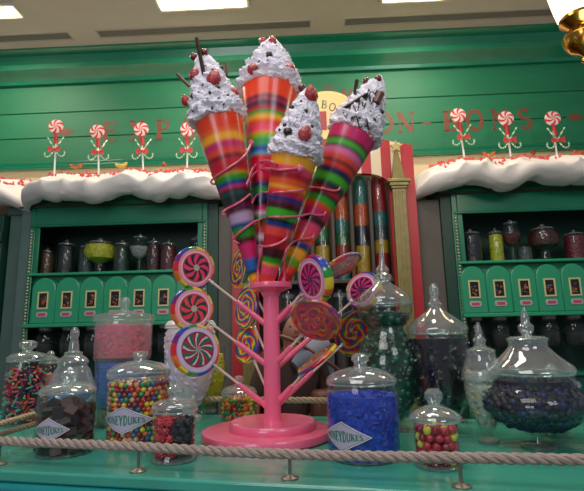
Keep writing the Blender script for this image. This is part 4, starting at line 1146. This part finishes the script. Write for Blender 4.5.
def prof_r(bp, z): return interp([(b_, a_) for a_, b_ in bp], z)
def fill_core(P, bp, z0, z1, rgb, name, label, k=.95, chunk=None, nchunk=0, seed=1, m=None, cat='candy', shapes='ball', cols=None, rim_only=False):
    """stuff: a core filling the jar with lumps over it"""
    b = MB(); rr = random.Random(seed); b.col = lin(rgb)
    N = 14; pf = [(prof_r(bp, z0 + (z1 - z0) * i / N) * k - .002, z0 + (z1 - z0) * i / N) for i in range(N + 1)]
    b.caps(pf + [(pf[-1][0] * .5, z1 + .003)], 36)
    cols = cols or [rgb]
    for i in range(nchunk):
        a = rr.uniform(0, 2 * pi); z = rr.uniform(z0 + chunk, z1)
        if z > z1 - chunk * 1.2: rad = prof_r(bp, z) * rr.uniform(.1, .93)
        else: rad = prof_r(bp, z) - .002 - chunk * .6
        rad = min(rad, prof_r(bp, z) - .003 - chunk * (1.05 if shapes == 'cube' else .95))
        base = lin(rr.choice(cols)); f_ = rr.uniform(.7, 1.25); b.col = tuple(min(1, x * f_) for x in base)
        c = Vector((rad * cos(a), rad * sin(a), z))
        M = Matrix.Translation(c) @ Matrix.Rotation(rr.uniform(0, 6), 4, 'Z') @ Matrix.Rotation(rr.uniform(0, 6), 4, 'X')
        if shapes == 'ball': b.sphere((0, 0, 0), chunk, 6, (1, 1, rr.uniform(.8, 1.1)), M)
        elif shapes == 'cube':
            q = chunk * .75; b.box(-q, q, -q, q, -q * rr.uniform(.6, 1), q, M)
        elif shapes == 'rod': b.tube([M @ Vector((0, 0, -chunk * 1.5)), M @ Vector((0, 0, chunk * 1.5))], chunk * .4, 6)
    o = b.build(name, m or CANDY, None, colors=True, origin=None, loc=P, angle=50)
    return tag(o, label, cat, kind='stuff')
def pack(P, bp, z0, z1, r, step, jit=.25):
    """positions over the visible shell and the top layer"""
    out = []; z = z0 + r; row = 0; rr = random.Random(int(P.x * 1e4))
    while z < z1:
        R_ = prof_r(bp, z) - r - .002; n = max(3, int(2 * pi * R_ / (step)))
        for k in range(n):
            a = 2 * pi * (k + .5 * (row % 2)) / n + rr.uniform(-jit, jit) * step / R_
            out.append(Vector((R_ * cos(a), R_ * sin(a), z + rr.uniform(-jit, jit) * r)))
        z += step * .88; row += 1
    R_ = prof_r(bp, z1) - r - .004 - step
    while R_ > 0:
        n = max(1, int(2 * pi * R_ / step))
        for k in range(n):
            a = 2 * pi * k / n + rr.random(); out.append(Vector((R_ * cos(a), R_ * sin(a), z1 - r * .3 + rr.uniform(-jit, jit) * r)))
        R_ -= step
    return out
def individuals(P, pos, protos, name, group, cat, cap=300, stufflabel=None, seed=3, corer=None):
    """protos: list of (mesh builder, colour word, label, material)"""
    rr = random.Random(seed); meshes = []
    tocam = (CL - P); tocam.z = 0; tocam.normalize()
    pos = sorted(pos, key=lambda p: -(p.dot(tocam)))
    near = [p for p in pos if p.dot(tocam) > -.2 * max(abs(q.x) for q in pos)][:cap]; far = [p for p in pos if p not in near]
    base = []
    for mb, lab, m in protos:
        o = mb.build(name, m, None, colors=True); tag(o, lab, cat, group); base.append([o, 0])
    sb = MB()
    for i, p in enumerate(near):
        q = rr.randrange(len(base)); src, used = base[q]
        o = src if not used else src.copy()
        if used: COL.objects.link(o)
        base[q][1] += 1
        o.location = P + p; o.rotation_euler = (rr.uniform(0, 6), rr.uniform(0, 6), rr.uniform(0, 6))
    for b_ in base:
        if not b_[1]: bpy.data.objects.remove(b_[0])
    for p in far:
        mb, lab, m = rr.choice(protos); M = Matrix.Translation(p) @ Matrix.Rotation(rr.uniform(0, 6), 4, 'X') @ Matrix.Rotation(rr.uniform(0, 6), 4, 'Z')
        sb.col = mb.c[0]; sb.add(mb.v, mb.f, M)
    if corer:
        bp, z0, z1, rgb, inset = corer; sb.col = lin(rgb); N = 10
        sb.caps([(max(.003, prof_r(bp, z0 + (z1 - z0) * i / N) - inset), z0 + (z1 - z0) * i / N) for i in range(N + 1)], 24)
    if sb.v:
        o = sb.build(name + '_filling', protos[0][2], None, colors=True, loc=P); tag(o, stufflabel, cat, kind='stuff')

# --- diamond label on a cylinder
def diamond(e, R_, ac, half, zc, hh, asym=0.0):
    def cyl(a, z, r): return Vector((r * sin(a), -r * cos(a), z))
    def dia(scale, r, m, nm, par):
        b = MB(); N = 24; vs = []; fs = []
        for i in range(N + 1):
            q = -1 + 2 * i / N; h = (1 - abs(q)) * hh * scale
            for s_ in (-1, 1): vs.append(cyl(ac + q * half * scale, zc + s_ * h, r))
        for i in range(N): fs.append((2 * i, 2 * i + 1, 2 * i + 3, 2 * i + 2))
        b.add(vs, fs); return b.build(nm, m, par, smooth=True)
    l = dia(1.0, R_ + .0012, mat('label_white_edge', (220, 226, 232), .35), 'paper_label', e)
    dia(.93, R_ + .0018, mat('label_inner_line', (120, 70, 100), .4), 'label_line', l)
    dia(.89, R_ + .0024, mat('label_lilac', (178, 170, 196), .4), 'label_panel', l)
    b = MB()
    def fn(x, z):
        q = abs(x) / (half * R_)
        return cyl(ac + x / R_, zc + z * (1.25 - 1.15 * q), R_ + .0032)
    letters(b, 'HONEYDUKES', hh * .62, fn, gap=.06, fit=half * R_ * 1.42, th=1.5)
    b.build('label_lettering', mat('label_green_ink', (16, 116, 90), .5), l, smooth=False)

# 1 sprinkle jar at far left
e, P, s, bp, Z, pr = jar(24.5, 424, [(424, 17), (420, 18.5), (366, 18.5), (361, 17)], [(361, 18), (357, 18.5), (354, 15), (352, 8)], [(352, 5), (350, 4), (347, 8), (343, 8.5), (340.5, 4.5)],
    'straight glass jar of multicoloured chopped liquorice at the far left')
protos = []
for nm, c in (('red', (196, 30, 60)), ('pink', (226, 90, 130)), ('mint', (80, 190, 160)), ('black', (20, 18, 24)), ('orange', (220, 110, 60)), ('purple', (70, 50, 100))):
    b = MB(); b.col = lin(c); b.tube([(0, 0, -.014), (0, 0, .014)], .0042, 6); protos.append((b, nm + ' chopped candy stick in the far left glass jar', CANDY))
z1 = Z(369)
individuals(P, pack(P, bp, .012, z1, .009, .0165, .4), protos, 'candy_stick', 'chopped candy sticks in the far left jar', 'candy', stufflabel='multicoloured chopped candy filling the far left jar', corer=(bp, .01, z1 - .01, (50, 24, 40), .022))
# 2 small jar behind
e, P, s, bp, Z, pr = jar(48, 418, [(418, 9), (414, 10), (368, 10), (364, 8)], [(363, 10), (360, 10), (356, 4)], [(357, 3), (354, 4), (351, 2)], 'small glass jar of peach sweets squeezed behind the finial jar')
fill_core(P, bp, .008, Z(374), (226, 140, 130), 'peach_sweets', 'peach pink sweets in the small jar behind the finial jar', chunk=.009, nchunk=120)
# 3 tall finial jar
e, P, s, bp, Z, pr = jar(70, 436, [(436, 14), (433, 14), (430, 12), (424, 17), (410, 21), (395, 22), (388, 21.5)], [(388, 21.5), (384, 21.5), (376, 18.5), (370, 16.5), (366, 13.5), (362, 15), (358, 12.5), (355, 8)],
    [(355, 8.5), (352.5, 8.5), (351, 5), (344, 4.5), (338, 3.2), (334, 4.5), (331, 4), (327.5, 1.8)], 'glass jar with a tall looped finial behind the chocolate jar')
fill_core(P, bp, .03, Z(392), (120, 150, 200), 'blue_wrapped_sweets', 'pale blue wrapped sweets in the jar with the looped finial', chunk=.013, nchunk=90, cols=[(110, 150, 220), (200, 210, 220), (150, 180, 190)])
# 4 chocolate jar
e, P, s, bp, Z, pr = jar(66, 453, [(453, 26), (450, 27.2), (398, 27.2), (393, 26)], [(392, 26), (390, 27), (387, 24.5), (384, 19), (382, 10)], [(382, 6), (380, 5), (377, 8), (373, 8), (370, 4)],
    'squat glass jar of dark chocolate chunks with a diamond label')
protos = []
for nm, c in (('dark brown', (58, 34, 32)), ('reddish brown', (82, 44, 44)), ('blackish brown', (36, 26, 28))):
    b = MB(); b.col = lin(c); q = .016; b.box(-q, q, -q, q, -q * .7, q * .7); protos.append((b, nm + ' square chocolate chunk in the squat labelled jar', MATTE))
z1 = Z(402)
individuals(P, pack(P, bp, .004, z1, .018, .030, .15), protos, 'chocolate_chunk', 'chocolate chunks in the squat jar', 'chocolate', stufflabel='dark chocolate chunks filling the back of the squat jar', corer=(bp, .008, z1 - .01, (30, 18, 18), .03))
diamond(e, bp[1][0], radians(-9), radians(42), Z(425), 11.5 * s)
# 5 pink over blue stacked acrylic jar
e, P, s, bp, Z, pr = jar(122, 424, [(424, 22), (421, 23.5), (360, 26), (358, 27.5), (325, 27.5), (321, 27)], [(321, 29), (318, 29.5), (315, 28), (313, 16), (311, 8)], [(312, 5), (308, 4), (304, 5.5), (300, 5), (297.5, 2.5)],
    'tall cloudy acrylic jar, pink rock candy stacked over blue', gl=ACRY, lidm=ACRY)
fill_core(P, bp, Z(357), Z(326), (226, 84, 112), 'pink_rock_candy', 'pink rock candy in the upper half of the tall cloudy jar', chunk=.011, nchunk=420, shapes='cube', m=MATTE)
fill_core(P, bp, Z(404), Z(362), (54, 92, 206), 'blue_rock_candy', 'blue rock candy in the lower half of the tall cloudy jar', chunk=.010, nchunk=420, shapes='cube', m=MATTE)
fill_core(P, bp, .01, Z(407), (170, 150, 120), 'beige_sweets', 'beige sweets at the foot of the tall cloudy jar', chunk=.01, nchunk=110, cols=[(190, 170, 130), (150, 130, 110), (220, 190, 110)])
# 6 gumball jar
e, P, s, bp, Z, pr = jar(138, 444, [(444, 28), (441, 30), (382, 30), (377, 28.5)], [(376, 30), (373, 31), (369, 30), (364, 22), (361, 10)], [(361, 6.5), (358, 5.5), (355, 7.5), (352.5, 7), (351, 3)],
    'round glass jar full of assorted gumballs with a diamond label')
protos = []
for nm, c in (('red', (206, 30, 40)), ('orange', (240, 110, 30)), ('yellow', (246, 204, 60)), ('peach', (240, 170, 130)), ('blue', (50, 110, 160)), ('green', (60, 150, 80)), ('dark red', (150, 20, 40))):
    b = sp_mesh(.0089, c, nm); protos.append((b, nm + ' gumball in the labelled jar of assorted gumballs', CANDY))
z1 = Z(381)
individuals(P, pack(P, bp, .006, z1, .0089, .0172, .15), protos, 'gumball', 'assorted gumballs in the labelled jar', 'gumball', stufflabel='gumballs filling the back of the labelled gumball jar', corer=(bp, .008, z1 - .01, (120, 60, 40), .022))
diamond(e, bp[1][0], radians(-9), radians(56), Z(415), 12.5 * s)
# 7 small raspberry jar
e, P, s, bp, Z, pr = jar(174.5, 460, [(460, 22), (457, 23.5), (452, 22), (448, 21), (418, 21), (411, 20)], [(411, 22), (408, 23), (405, 22.5), (401, 19), (399, 8)], [(399, 7), (396, 5), (392, 8.5), (388, 8), (385, 4)],
    'small glass jar of red and black gummy berries by the rope')
protos = []
for nm, c in (('crimson', (206, 22, 54)), ('bright red', (226, 40, 66)), ('black', (26, 22, 34))):
    b = MB(); b.col = lin(c); r = .0125
    b.sphere((0, 0, 0), r * .72, 8)
    for k in range(14):
        a = k * 2.4; zz = 1 - 2 * (k + .5) / 14; q = sqrt(1 - zz * zz); b.sphere((r * .62 * q * cos(a), r * .62 * q * sin(a), r * .7 * zz), r * .36, 5)
    protos.append((b, nm + ' gummy berry in the small jar by the rope', CANDY))
z1 = Z(419); pos = pack(P, bp, .012, z1, .0125, .0235, .2)
tc = (CL - P); tc.z = 0; tc.normalize(); side = Vector((-tc.y, tc.x, 0))
redp = [p for p in pos if p.x < .006 or (p.x > .05)]; blkp = [p for p in pos if p not in redp]
individuals(P, redp, protos[:2], 'gummy_berry', 'red gummy berries in the small jar', 'candy', stufflabel='red gummy berries at the back of the small jar', corer=(bp, .012, z1 - .01, (80, 10, 24), .025))
individuals(P, blkp, protos[2:], 'gummy_berry', 'black gummy berries in the small jar', 'candy', stufflabel='black gummy berries at the back of the small jar')
# 8 white vase jar with gummy rings
e, P, s, bp, Z, pr = jar(190, 418, [(418, 12), (416, 12), (413, 6), (408, 8), (398, 13), (386, 19), (372, 23.5), (360, 25), (345, 25), (332, 24), (328, 22)], [(328, 24.5), (325, 25), (321, 22), (318, 10)], [(318, 6), (314, 4), (310, 6), (306, 3)],
    'tall milky vase jar of pale gummy rings behind the pinwheel lollipops', gl=FROST, lidm=FROST)
protos = []
for nm, c in (('white', (240, 228, 240)), ('pale pink', (240, 190, 220)), ('lilac', (220, 200, 240))):
    b = MB(); b.col = lin(c); b.lathe([(.016 + .0065 * cos(a), .0065 * sin(a)) for a in [2 * pi * i / 8 for i in range(8)]], 18, close=True)
    protos.append((b, nm + ' gummy ring in the tall milky vase jar', CANDY))
z1 = Z(333)
individuals(P, pack(P, bp, Z(405), z1, .014, .03, .3), protos, 'gummy_ring', 'gummy rings in the tall milky vase jar', 'candy', stufflabel='pale gummy rings filling the tall milky vase jar', corer=(bp, Z(405), z1, (226, 200, 226), .022))
# 9 yellow vase jar
e, P, s, bp, Z, pr = jar(207, 412, [(412, 10), (410, 10), (407, 5), (404, 6), (396, 13), (384, 17.5), (370, 18.5), (354, 17), (348, 19)], [], [],
    'open flared glass vase of yellow sweets behind the lowest pinwheel')
fill_core(P, bp, Z(404), Z(354), (250, 224, 60), 'yellow_sweets', 'yellow sweets in the flared glass vase', chunk=.010, nchunk=260, cols=[(250, 226, 60), (236, 214, 40), (226, 220, 80)], m=MATTE)
# 10 orange small jar
e, P, s, bp, Z, pr = jar(239, 419, [(419, 17.5), (417, 18), (398, 18), (394, 17)], [(394, 17.5), (391.5, 18), (388, 15), (385, 7)], [(385, 4.5), (383, 3.5), (380, 5.5), (377, 5), (375.5, 2)],
    'small glass jar of orange fruit jellies behind the pink base')
protos = []
for nm, c in (('orange', (240, 120, 30)), ('red', (214, 50, 40)), ('yellow', (246, 196, 50)), ('green', (70, 140, 50))):
    b = MB(); b.col = lin(c); b.sphere((0, 0, 0), .0085, 8, (1, 1, 1.7)); protos.append((b, nm + ' oval jelly in the small jar behind the pink base', CANDY))
z1 = Z(398)
individuals(P, pack(P, bp, .006, z1, .010, .018, .25), protos, 'fruit_jelly', 'fruit jellies in the small jar behind the base', 'candy', stufflabel='orange fruit jellies at the back of the small jar', corer=(bp, .008, z1 - .008, (160, 70, 20), .022))
# 11 blue jar
e, P, s, bp, Z, pr = jar(363, 457, [(457, 34), (453, 36), (390, 36), (384, 34)], [(383, 34), (380, 35), (376, 33), (371, 25), (367, 11)], [(367, 7), (363, 6), (360, 9), (356, 8.5), (353, 4)],
    'large glass jar of bright blue rock candy with a diamond label')
fill_core(P, bp, .006, Z(394), (28, 66, 190), 'blue_rock_candy', 'bright blue rock candy filling the large labelled jar', chunk=.010, nchunk=1000, shapes='cube', cols=[(28, 62, 190), (36, 76, 200), (24, 54, 170)], m=MATTE)
diamond(e, bp[1][0], radians(-42), radians(47), Z(430), 13.5 * s)
# 12 green jar
e, P, s, bp, Z, pr = jar(388, 430, [(430, 17), (427, 17), (423, 12), (416, 17), (400, 27), (380, 32), (360, 32), (345, 27), (333, 19), (326, 17.5), (320, 24), (312, 27), (305, 27)],
    [(305, 27), (301, 27.5), (297, 25.5), (290, 18), (284, 9), (282, 7)], [(282, 6), (279, 9), (275.5, 9), (273, 5), (271, 7), (268, 6), (264, 2.8), (256, 2.4), (247, .9)],
    'tall waisted glass jar of dark green sweets with a pointed finial')
fill_core(P, bp, Z(418), Z(313), (16, 66, 48), 'dark_green_sweets', 'dark green sweets in the tall waisted jar', chunk=.013, nchunk=420, cols=[(18, 70, 50), (12, 46, 36), (26, 96, 66)], k=.93)
# 13 black tall jar
e, P, s, bp, Z, pr = jar(441, 432, [(432, 14), (429, 14), (425, 10), (417, 15), (404, 24), (390, 28), (365, 29.5), (345, 29.5), (334, 29)],
    [(334, 28), (329, 30), (326, 28.5), (318, 19), (310, 8), (307, 6)], [(307, 5.5), (304, 7.5), (301, 5), (297, 3.5), (292, 5), (287, 4.5), (283, 2)],
    'tall glass jar of black liquorice with a conical lid')
fill_core(P, bp, Z(419), Z(338), (30, 22, 34), 'black_liquorice', 'black liquorice pieces in the tall conical lidded jar', chunk=.012, nchunk=420, shapes='rod', cols=[(30, 22, 34), (48, 34, 48), (20, 16, 22)])
# 14 small red yellow balls jar
e, P, s, bp, Z, pr = jar(437, 466, [(466, 23), (463, 24), (459, 22.5), (455, 22), (428, 22), (420, 21)], [(420, 24), (417, 25.5), (414, 24), (409, 16), (405, 8)], [(405, 5), (402, 6), (398, 9), (393, 9), (388.5, 5)],
    'small glass jar of red and yellow candy balls with a ball knob')
protos = []
for nm, c in (('red', (206, 30, 60)), ('crimson', (160, 16, 50)), ('yellow', (226, 222, 70))):
    b = sp_mesh(.0108, c, nm); protos.append((b, nm + ' candy ball in the small jar at front right', CANDY))
protos.append((protos[0][0], protos[0][1], CANDY))
z1 = Z(427)
pos = pack(P, bp, .010, z1, .0108, .0206, .2)
individuals(P, pos, protos, 'candy_ball', 'red and yellow candy balls in the small right jar', 'candy', stufflabel='candy balls filling the back of the small right jar', corer=(bp, .012, z1 - .01, (110, 20, 40), .026))
# 15 pale footed jar
e, P, s, bp, Z, pr = jar(486, 442, [(442, 10), (440, 10), (437, 4), (433, 4), (428, 8), (412, 15), (400, 18.5), (388, 19.5), (379, 19)],
    [(379, 20), (376, 20.5), (370, 19), (362, 16), (354, 13.5), (350, 14), (347, 8)], [(347, 7), (344, 5), (340, 6.5), (336, 3.5), (329, 3), (322, 1.2)],
    'footed glass jar of pale leaf sweets behind the navy bowl')
fill_core(P, bp, Z(426), Z(372), (190, 190, 176), 'pale_sweets', 'pale cream and mint sweets in the footed jar', chunk=.011, nchunk=170, cols=[(200, 196, 186), (150, 176, 160), (222, 180, 120)], m=WRAPC)
# 16 navy bowl
e, P, s, bp, Z, pr = jar(535, 447, [(447, 17), (445, 17), (442, 8), (436, 6.5), (432, 12), (426, 28), (417, 42), (407, 50), (399, 50), (391, 44), (386, 39), (373, 38)],
    [(373, 39), (370, 41), (366, 39), (358, 29), (351, 22), (346, 18), (342, 18), (338.5, 19.5), (336, 15)], [(338, 6), (334, 4.5), (330, 7), (326, 7.5), (322, 4), (316, 3.8), (307, 1.0)],
    'large bulbous footed glass bowl of navy blue sweets at the right')
fill_core(P, bp, Z(429), Z(379), (8, 12, 34), 'navy_sweets', 'navy blue sweets in the large bulbous bowl', chunk=.013, nchunk=600, cols=[(14, 18, 50), (8, 12, 34), (24, 34, 84)], k=.95, m=MATTE)
# 17 jar with ball feet behind
e, P, s, bp, Z, pr = jar(556, 436, [(436, 12), (434, 12), (431, 6), (427, 8), (418, 20), (400, 26), (385, 24)], [(385, 24), (382, 24), (376, 14), (372, 6)], [(372, 4), (368, 6), (363, 2)], 'footed glass jar half hidden behind the navy bowl')
fill_core(P, bp, Z(424), Z(392), (96, 50, 40), 'brown_sweets', 'brown sweets in the half hidden footed jar', chunk=.012, nchunk=160)

# ================================================================== HANGING LAMP
DL = 2.3
LP = at_d(583, 40, DL); s = pxm(LP)
lamp = empty('hanging_lamp', LP, 0, 'brass hanging lamp with a glowing glass shade at the top right corner', 'lamp')
def zl_(y): return at_d(583, y, DL).z - LP.z
b = MB(); b.caps([(2 * s, zl_(63)), (4 * s, zl_(61)), (4 * s, zl_(58)), (2.5 * s, zl_(56)), (5 * s, zl_(53)), (12 * s, zl_(50)), (17 * s, zl_(44)), (18.5 * s, zl_(38)), (15 * s, zl_(32)), (10 * s, zl_(28)), (14 * s, zl_(25)), (19 * s, zl_(21)), (19 * s, zl_(18))], 40); b.build('brass_bowl', M_BRASS, lamp)
b = MB(); b.lathe([(18 * s, zl_(20)), (20.5 * s, zl_(13)), (23 * s, zl_(3)), (26 * s, zl_(-12)), (24 * s, zl_(-26)), (28 * s, zl_(-34))], 40); b.build('glass_shade', mat('lit_opal_glass', (255, 226, 180), .3, emit=5), lamp)
b = MB(); b.lathe([(28 * s + .006 * cos(a), zl_(-34) + .006 * sin(a)) for a in [pi * i / 4 for i in range(8)]], 40, close=True); b.build('red_rim', M_RED, lamp)
b = MB(); b.tube([(0, 0, zl_(20)), (0, 0, ZCEIL - LP.z - .02)], .012, 12); b.caps([(.07, ZCEIL - LP.z - .03), (.07, ZCEIL - LP.z)], 24); b.build('stem', M_BRASS, lamp)
L = bpy.data.lights.new('lamp_glow', 'POINT'); L.energy = 10; L.color = (1, .8, .55); L.shadow_soft_size = .1
lo = bpy.data.objects.new('lamp_glow', L); COL.objects.link(lo); lo.location = LP + Vector((0, -.18, -.1))

# ================================================================== PERSON behind the counter
def person():
    PD = 3.0; hd = at_d(287, 330, PD)
    fx, fy = hd.x + .02, PD
    root = empty('person', (fx, fy, 0), radians(18), 'dark-haired person in a brown jacket and grey shawl standing behind the counter', 'person')
    H = hd.z
    k = H / 1.52
    def Y(z): return z * k
    J = {'pel': (0, 0, .92), 'bel': (0, -.01, 1.05), 'che': (0, -.02, 1.22), 'nk0': (0, -.01, 1.36), 'nk1': (0, -.03, 1.43), 'hd': (0, -.035, 1.5), 'hdt': (0, -.03, 1.6),
         'sL': (.17, -.01, 1.33), 'eL': (.24, -.02, 1.08), 'wL': (.2, -.2, .95), 'hL': (.18, -.28, .95),
         'sR': (-.17, -.01, 1.33), 'eR': (-.25, .0, 1.07), 'wR': (-.27, -.06, .84), 'hR': (-.27, -.09, .76),
         'tL': (.09, 0, .88), 'kL': (.1, -.02, .5), 'aL': (.1, .02, .09), 'fL': (.11, -.12, .04),
         'tR': (-.09, 0, .88), 'kR': (-.1, -.02, .5), 'aR': (-.1, .02, .09), 'fR': (-.11, -.12, .04)}
    R_ = {'pel': .14, 'bel': .12, 'che': .15, 'nk0': .075, 'nk1': .052, 'hd': .085, 'hdt': .07, 'sL': .062, 'eL': .043, 'wL': .028, 'hL': .03, 'sR': .062, 'eR': .043, 'wR': .028, 'hR': .03,
          'tL': .095, 'kL': .06, 'aL': .04, 'fL': .038, 'tR': .095, 'kR': .06, 'aR': .04, 'fR': .038}
    E_ = [('pel', 'bel'), ('bel', 'che'), ('che', 'nk0'), ('nk0', 'nk1'), ('nk1', 'hd'), ('hd', 'hdt'), ('che', 'sL'), ('sL', 'eL'), ('eL', 'wL'), ('wL', 'hL'), ('che', 'sR'), ('sR', 'eR'), ('eR', 'wR'), ('wR', 'hR'),
          ('pel', 'tL'), ('tL', 'kL'), ('kL', 'aL'), ('aL', 'fL'), ('pel', 'tR'), ('tR', 'kR'), ('kR', 'aR'), ('aR', 'fR')]
    # fingers
    for S_ in 'LR':
        h = Vector(J['h' + S_]); w = Vector(J['w' + S_]); dr = (h - w).normalized(); sd = Vector((1, 0, 0)) if S_ == 'L' else Vector((0, -1, 0))
        for q in range(4):
            b0 = h + sd * (.03 - .018 * q) + dr * .03; b1 = b0 + dr * (.04 if q in (1, 2) else .03) + Vector((0, 0, -.012)); b2 = b1 + dr * .02 + Vector((0, 0, -.02))
            for t, (p_, r_) in enumerate(((b0, .0095), (b1, .0085), (b2, .0075))):
                J['f%s%d%d' % (S_, q, t)] = tuple(p_); R_['f%s%d%d' % (S_, q, t)] = r_
            E_ += [('h' + S_, 'f%s%d0' % (S_, q)), ('f%s%d0' % (S_, q), 'f%s%d1' % (S_, q)), ('f%s%d1' % (S_, q), 'f%s%d2' % (S_, q))]
        b0 = w + dr * .03 + sd * .035; b1 = b0 + dr * .03 + sd * .015
        for t, (p_, r_) in enumerate(((b0, .011), (b1, .009))): J['t%s%d' % (S_, t)] = tuple(p_); R_['t%s%d' % (S_, t)] = r_
        E_ += [('h' + S_, 't%s0' % S_), ('t%s0' % S_, 't%s1' % S_)]
    def skin(names, edges, m, nm, grow=0, sub=1, root_='pel'):
        idx = {n_: i for i, n_ in enumerate(names)}
        me = bpy.data.meshes.new(nm); me.from_pydata([(J[n_][0] * k, J[n_][1] * k, J[n_][2] * k) for n_ in names], [(idx[a], idx[c]) for a, c in edges], [])
        o = bpy.data.objects.new(nm, me); COL.objects.link(o); o.parent = root
        sk = o.modifiers.new('skin', 'SKIN'); sk.use_smooth_shade = True
        for n_ in names:
            v = me.skin_vertices[0].data[idx[n_]]; r_ = (R_[n_] + grow) * k
            v.radius = (r_, r_ * (.75 if n_ in ('pel', 'bel', 'che') else 1)); v.use_root = (n_ == root_)
        ss = o.modifiers.new('sub', 'SUBSURF'); ss.levels = ss.render_levels = sub + 1
        me.materials.append(m); return o
    skin(list(J), E_, mat('skin', (176, 116, 92), .5), 'body', 0, 1)
    n1 = ['pel', 'bel', 'che', 'nk0', 'sL', 'eL', 'sR', 'eR']
    skin(n1, [(a, c) for a, c in E_ if a in n1 and c in n1], mat('brown_jacket_cloth', (64, 42, 36), .8), 'shirt', .016, root_='che')
    n2 = ['pel', 'tL', 'kL', 'aL', 'tR', 'kR', 'aR']
    skin(n2, [(a, c) for a, c in E_ if a in n2 and c in n2], mat('dark_trousers', (40, 30, 28), .8), 'trousers', .014)
    for S_, x in (('L', .1), ('R', -.1)):
        b = MB(); b.sphere((x * k, -.05 * k, .04 * k), .05, 10, (1, 2.4, .85)); b.build('shoe', M_BLACK, root)
    # face
    hc = Vector((0, -.035, 1.53)) * k
    b = MB(); b.sphere(hc + Vector((0, -.005, 0)), .088 * k, 18, (.86, 1.0, 1.25)); hd_ = b.build('face', mat('skin', (176, 116, 92), .5), root)
    b = MB(); b.sphere(hc + Vector((0, -.095, -.012)) * k, .014, 8, (.8, 1, 1.3)); b.build('nose', MATS['skin'], hd_)
    for sx in (-1, 1):
        b = MB(); b.sphere(hc + Vector((sx * .032, -.08, .01)) * k, .009, 8, (1.3, .6, .7)); b.build('eye', M_BLACK, hd_)
        b = MB(); b.sphere(hc + Vector((sx * .078, 0, -.005)) * k, .02, 8, (.4, .8, 1.3)); b.build('ear', MATS['skin'], hd_)
    b = MB(); b.sphere(hc + Vector((0, -.083, -.05)) * k, .014, 8, (1.6, .5, .4)); b.build('mouth', mat('lips', (140, 60, 56), .4), hd_)
    b = MB(); b.sphere(hc + Vector((0, .022, .03)) * k, .1 * k, 18, (.98, .98, 1.12)); b.sphere(hc + Vector((0, .05, -.06)) * k, .075 * k, 14, (1, .7, 1.3)); b.build('hair', mat('dark_hair', (24, 18, 18), .45), root)
    b = MB(); b.tube(smoothpath([Vector(v) * k for v in ((-.02, -.14, 1.30), (.08, -.13, 1.37), (.17, -.06, 1.40), (.24, .0, 1.32), (.27, .0, 1.18))], 6), .05, 12, rfun=lambda t: .035 + .045 * sin(pi * min(1, t * 1.1))); b.build('shawl', mat('blue_grey_shawl', (120, 128, 146), .8), root)
    # shoulder bag
    b = MB(); b.box(.06, .34, -.26, -.14, .86, 1.12); bag = b.build('shoulder_bag', mat('brown_leather', (96, 56, 40), .5), None, bevel=.03)
    bag.location = (fx, fy, 0); bag.rotation_euler = (0, 0, radians(18)); tag(bag, 'brown leather shoulder bag hanging at the front of the person', 'bag')
    b = MB(); b.tube(smoothpath([(.32, -.2, 1.1), (.26, -.2, 1.2), (.1, -.19, 1.32), (-.06, -.12, 1.42), (-.14, .02, 1.43)], 6), .012, 6); b.build('strap', MATS['brown_leather'], bag)
person()

# ================================================================== LIGHTS
def area(name, loc, target, size, energy, col, sy=None):
    L = bpy.data.lights.new(name, 'AREA'); L.energy = energy; L.color = col; L.size = size
    if sy: L.shape = 'RECTANGLE'; L.size_y = sy
    o = bpy.data.objects.new(name, L); COL.objects.link(o); o.location = loc
    o.rotation_euler = (Vector(target) - Vector(loc)).to_track_quat('-Z', 'Y').to_euler(); return o
area('room_fill', (-.6, .2, 4.0), (0, 1.8, 1.2), 1.6, 38, (1, .93, .88))  # unseen fill lamp added above the camera for the jar fronts
area('room_fill', (1.6, -1.2, 3.8), (0, 2, 1.4), 1.2, 26, (.9, .93, 1))  # second unseen fill, added high behind the camera on the right
area('shop_light', (0, 1.9, 4.1), (0, 2.6, 0), 1.0, 22, (1, .9, .8), .5)
area('front_fill', (-1.5, -1.6, 2.6), (0, 2, 1.5), 1.2, 24, (.92, .94, 1))  # unseen fill added behind the camera to brighten the cabinet fronts
w = bpy.data.worlds.new('world'); SC.world = w; w.use_nodes = True
w.node_tree.nodes['Background'].inputs[0].default_value = (.55, .6, .7, 1)
w.node_tree.nodes['Background'].inputs[1].default_value = .22
SC.view_settings.view_transform = 'Standard'
SC.view_settings.exposure = -0.12; SC.view_settings.gamma = 1.12
SC.cycles.transparent_max_bounces = 24
